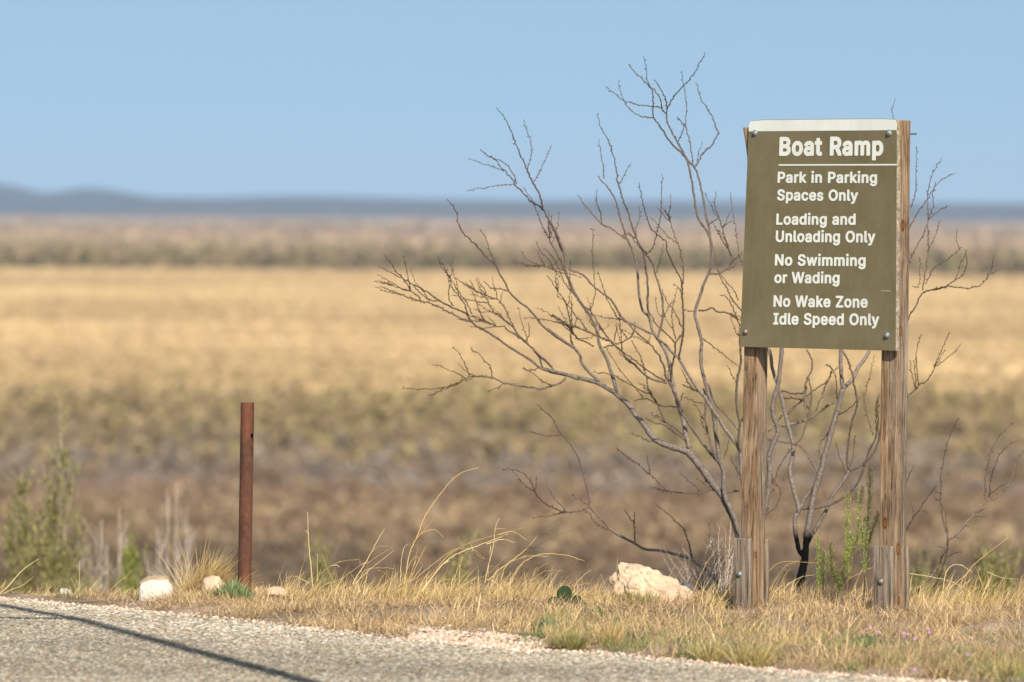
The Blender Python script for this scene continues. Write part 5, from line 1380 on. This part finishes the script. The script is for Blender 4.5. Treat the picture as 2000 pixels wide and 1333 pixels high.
weed("""390,1200 400,1050 400,850 395,650 405,370
420,1000 450,800 480,660 490,480 515,300""", 24.8, 'tall green feathery weed with two tall stems in the middle of the gap', 83, (1654, 1180))
weed("""530,1220 540,1000 545,850 555,640 575,400 580,150
548,830 600,650 650,520
530,860 520,700 530,560""", 24.7, 'tallest green feathery weed, close to the right sign post', 84, (1688, 1180))

# dead wiry brush
def brush(px0, px1, y, foot, top0, top1, n, label, seed, col=(.36, .30, .25), name='dead_brush'):
    g = np.random.default_rng(seed); E = thing(name, at((px0 + px1) / 2, foot, y), label, 'brush'); a = Acc()
    for i in range(n):
        x0 = g.uniform(px0 * .7 + px1 * .3, px0 * .3 + px1 * .7); x1 = g.uniform(px0, px1); tp = g.uniform(top0, top1)
        P2 = catmull(np.array([(x0, foot), (x0 * .6 + x1 * .4 + g.normal() * 3, foot * .6 + tp * .4), (x1, tp)]), 8); m = len(P2)
        P2 = P2 + g.normal(size=(m, 2)) * .8; d = y + g.uniform(-.12, .12) + np.linspace(0, g.uniform(-.12, .12), m)
        W3 = np.array([at(q[0], q[1], e) for q, e in zip(P2, d)])
        c = np.array(col) * g.uniform(.7, 1.3)
        tube(a, W3, np.linspace(.75, .35, m) * y / F, c, 4)
        for _ in range(4):
            k = g.integers(m // 3, m); L = g.uniform(5, 18); s_ = 1 if g.random() < .5 else -1
            e = at(P2[k][0] + s_ * L * .5, P2[k][1] - L, d[k] + g.uniform(-.01, .01))
            tube(a, [W3[k], (W3[k] + e) / 2 + g.normal(size=3) * .001, e], np.array([.5, .45, .3]) * y / F, c, 4)
    a.make('stems', M_bark, E)
brush(1285, 1440, 25.75, 1188, 1060, 1150, 60, 'grey wiry dead brush behind the large rock, at the left sign post', 91)
brush(1380, 1440, 25.75, 1190, 980, 1110, 16, 'taller pale wisps of dead brush close to the left sign post', 92, (.42, .35, .28))
brush(1130, 1205, 25.5, 1192, 1140, 1180, 18, 'small grey dead brush between the cactus and the large rock', 93, (.30, .25, .22))

# mauve flowers
M_petal = attr_mat('petal', .6, trans=.2)
g = np.random.default_rng(101)
for fx, fy in ((505, 230), (575, 275), (185, 290), (830, 285), (870, 295), (830, 320), (935, 340), (1060, 240), (1075, 280), (1455, 495), (940, 640)):
    px, py = 1600 + fx / 5, 1180 + fy / 5
    h0 = .085; d = ray(px, py); c = ground(px, py, h0)
    zb = float(land_z(c[0], c[1])); base = np.array([c[0], c[1], zb])
    E = thing('wild_flower', base, 'tiny mauve flower in the verge grass below the right sign post', 'flower', 'tiny mauve flowers in the verge grass')
    s = Acc(); tube(s, [base, (base + c) / 2 + np.array([.003, 0, 0]), c], [.0007, .0006, .0005], (.16, .2, .08), 4); s.make('stem', M_leaf, E)
    p = Acc()
    nn_ = np.array([g.normal() * .4, -1, .5]); nn_ /= np.linalg.norm(nn_); uu_ = np.cross(nn_, [0, 0, 1.0]); uu_ /= np.linalg.norm(uu_); vv_ = np.cross(nn_, uu_)
    for k in range(5):
        a_ = k * 2 * math.pi / 5 + g.random(); dd = uu_ * math.cos(a_) + vv_ * math.sin(a_); ss = np.cross(nn_, dd); r_ = .0062
        p.add([c, c + dd * r_ * .6 + ss * r_ * .35 + nn_ * .0012, c + dd * r_ + nn_ * .002, c + dd * r_ * .6 - ss * r_ * .35 + nn_ * .0012], [(0, 1, 2, 3)], None, (.55, .27, .52))
    p.make('petals', M_petal, E)

# ------------------------------------------------------------------ shrubs on the embankment, out of focus
def bank_shrub(name, px, wpx, top, y, nst, leafy, pal, stemc, label, seed):
    g = np.random.default_rng(seed); c = at(px, 1000, y); zb = float(land_z(c[0], c[1])) - .02
    base = np.array([c[0], y, zb]); E = thing(name, base, label, 'shrub'); s = Acc(); a = Acc()
    ztop = at(px, top, y)[2]; H = ztop - zb; u = wpx * y / F / 2
    for i in range(nst):
        ox = g.uniform(-1, 1); hh = H * (1 - .40 * abs(ox) ** 1.2) * g.uniform(.80, 1.08)
        tip = base + np.array([ox * u, g.uniform(-.4, .4) * u, hh]); b0 = base + np.array([ox * u * .45, g.uniform(-.3, .3) * u, 0])
        mid = (b0 + tip) / 2 + np.array([ox * u * .12 + g.normal() * .02, 0, 0])
        k = 12; tt = np.linspace(0, 1, k)[:, None]; W3 = b0 * (1 - tt) ** 2 + 2 * mid * tt * (1 - tt) + tip * tt ** 2
        tube(s, W3, np.linspace(.006, .002, k), np.array(stemc) * g.uniform(.7, 1.25), 4)
        for _ in range(7):
            q = g.integers(3, k - 1); e = W3[q] + np.array([g.normal() * .06, g.normal() * .05, g.uniform(.08, .25)])
            tube(s, [W3[q], (W3[q] + e) / 2, e], [.003, .0022, .0012], np.array(stemc) * g.uniform(.7, 1.25), 4)
            if g.random() < leafy:
                n = 34; f = g.random((n, 1)); rt = W3[q] * (1 - f) + e * f + g.normal(size=(n, 3)) * .015
                blades(a, rt, g.uniform(.02, .05, n), g.random(n) * 6.28, g.uniform(.1, 1.0, n), g.uniform(-.4, .3, n), g.uniform(.005, .011, n), pick(pal, n, g, .3), g, 2)
        if g.random() < leafy:
            n = 170; f = g.uniform(.30, 1, n); q = np.minimum((f * (k - 1)).astype(int), k - 1); rt = W3[q] + g.normal(size=(n, 3)) * .022
            blades(a, rt, g.uniform(.02, .06, n), g.random(n) * 6.28, g.uniform(.1, .9, n), g.uniform(-.4, .3, n), g.uniform(.005, .011, n), pick(pal, n, g, .3), g, 2)
    s.make('stems', M_bark, E)
    if a.n: a.make('foliage', M_leaf, E)
SAGE = [(.19, .19, .06), (.26, .26, .085), (.14, .14, .045), (.30, .27, .11)]
bank_shrub('olive_shrub', 118, 84, 815, 39.0, 24, .62, SAGE, (.33, .27, .20), 'tall blurred olive shrub with a pale tip at far left', 111)
bank_shrub('olive_shrub', 45, 60, 885, 38.0, 18, .75, SAGE, (.33, .27, .20), 'blurred yellow green shrub at the left edge', 112)
bank_shrub('olive_shrub', 98, 150, 985, 37.0, 18, .5, SAGE, (.22, .17, .11), 'low dark tangled shrub in front of the two tall ones at far left', 113)
bank_shrub('grey_shrub', 215, 150, 985, 38, 24, .12, SAGE, (.42, .36, .30), 'blurred grey wispy shrub right of the tall olive shrub', 114)
bank_shrub('grey_shrub', 345, 140, 965, 40, 22, .05, SAGE, (.45, .39, .34), 'blurred pale grey leafless shrub behind the yellow grass tuft', 115)
bank_shrub('olive_shrub', 255, 34, 1068, 38, 8, 1.0, [(.20, .24, .05), (.26, .29, .07)], (.2, .16, .1), 'small blurred bright green shrub left of the white faced stone', 116)
bank_shrub('olive_shrub', 630, 60, 1062, 38, 9, .8, SAGE, (.3, .25, .16), 'blurred olive shrub behind the tall single stalk', 117)
bank_shrub('olive_shrub', 900, 90, 1085, 36, 8, .8, SAGE, (.3, .25, .16), 'small blurred olive shrub behind the sheaf of straw', 118)
bank_shrub('olive_shrub', 1800, 80, 1055, 36, 9, .85, SAGE, (.3, .25, .16), 'blurred olive shrub behind the right sign post', 119)
bank_shrub('olive_shrub', 1945, 130, 1085, 34.5, 12, .85, SAGE, (.3, .25, .16), 'blurred olive shrub at the right edge behind the sapling', 120)

# ------------------------------------------------------------------ invented overhead bar, out of view, added to cast the road shadow
HB = 3.35
sh = np.array([-sdir.x, -sdir.y]) / math.hypot(sdir.x, sdir.y) / math.tan(SUN_EL)   # shadow shift per metre of height
def over(px, py):
    q = ground(px, py); return np.array([q[0] - sh[0] * HB, q[1] - sh[1] * HB, HB])
j0, j1, j2 = over(600, 1333), over(0, 1187), over(150, 1211)
dr = (j0 - j1) / np.linalg.norm(j0 - j1)
ft = j0 + dr * 6.0                                                    # where the added upright stands, well right of the frame
E = thing('shadow_bar', (ft[0], ft[1], 0), 'added overhead wooden bar out of frame, unseen caster of the long road shadow', 'bar')
M_shadow_bar = wood_mat('shadow_bar_timber', (.9, .88, .85), .2, .8)
a = Acc(); tube(a, [(ft[0], ft[1], -.5), (ft[0], ft[1], 1.6), (ft[0], ft[1], HB + .15)], [.075, .07, .065], k=16); a.make('post', M_shadow_bar, E, smooth=True)
a = Acc(); tube(a, [ft + dr * .1, j0, j2, j1 - dr * .25], [.048, .043, .037, .033], k=14); a.make('shadow_bar_crossbar', M_shadow_bar, E, smooth=True)
a = Acc(); tube(a, [j2, j2 + np.array([-.5, .06, .01])], [.030, .024], k=10); a.make('shadow_bar_arm', M_shadow_bar, E, smooth=True)
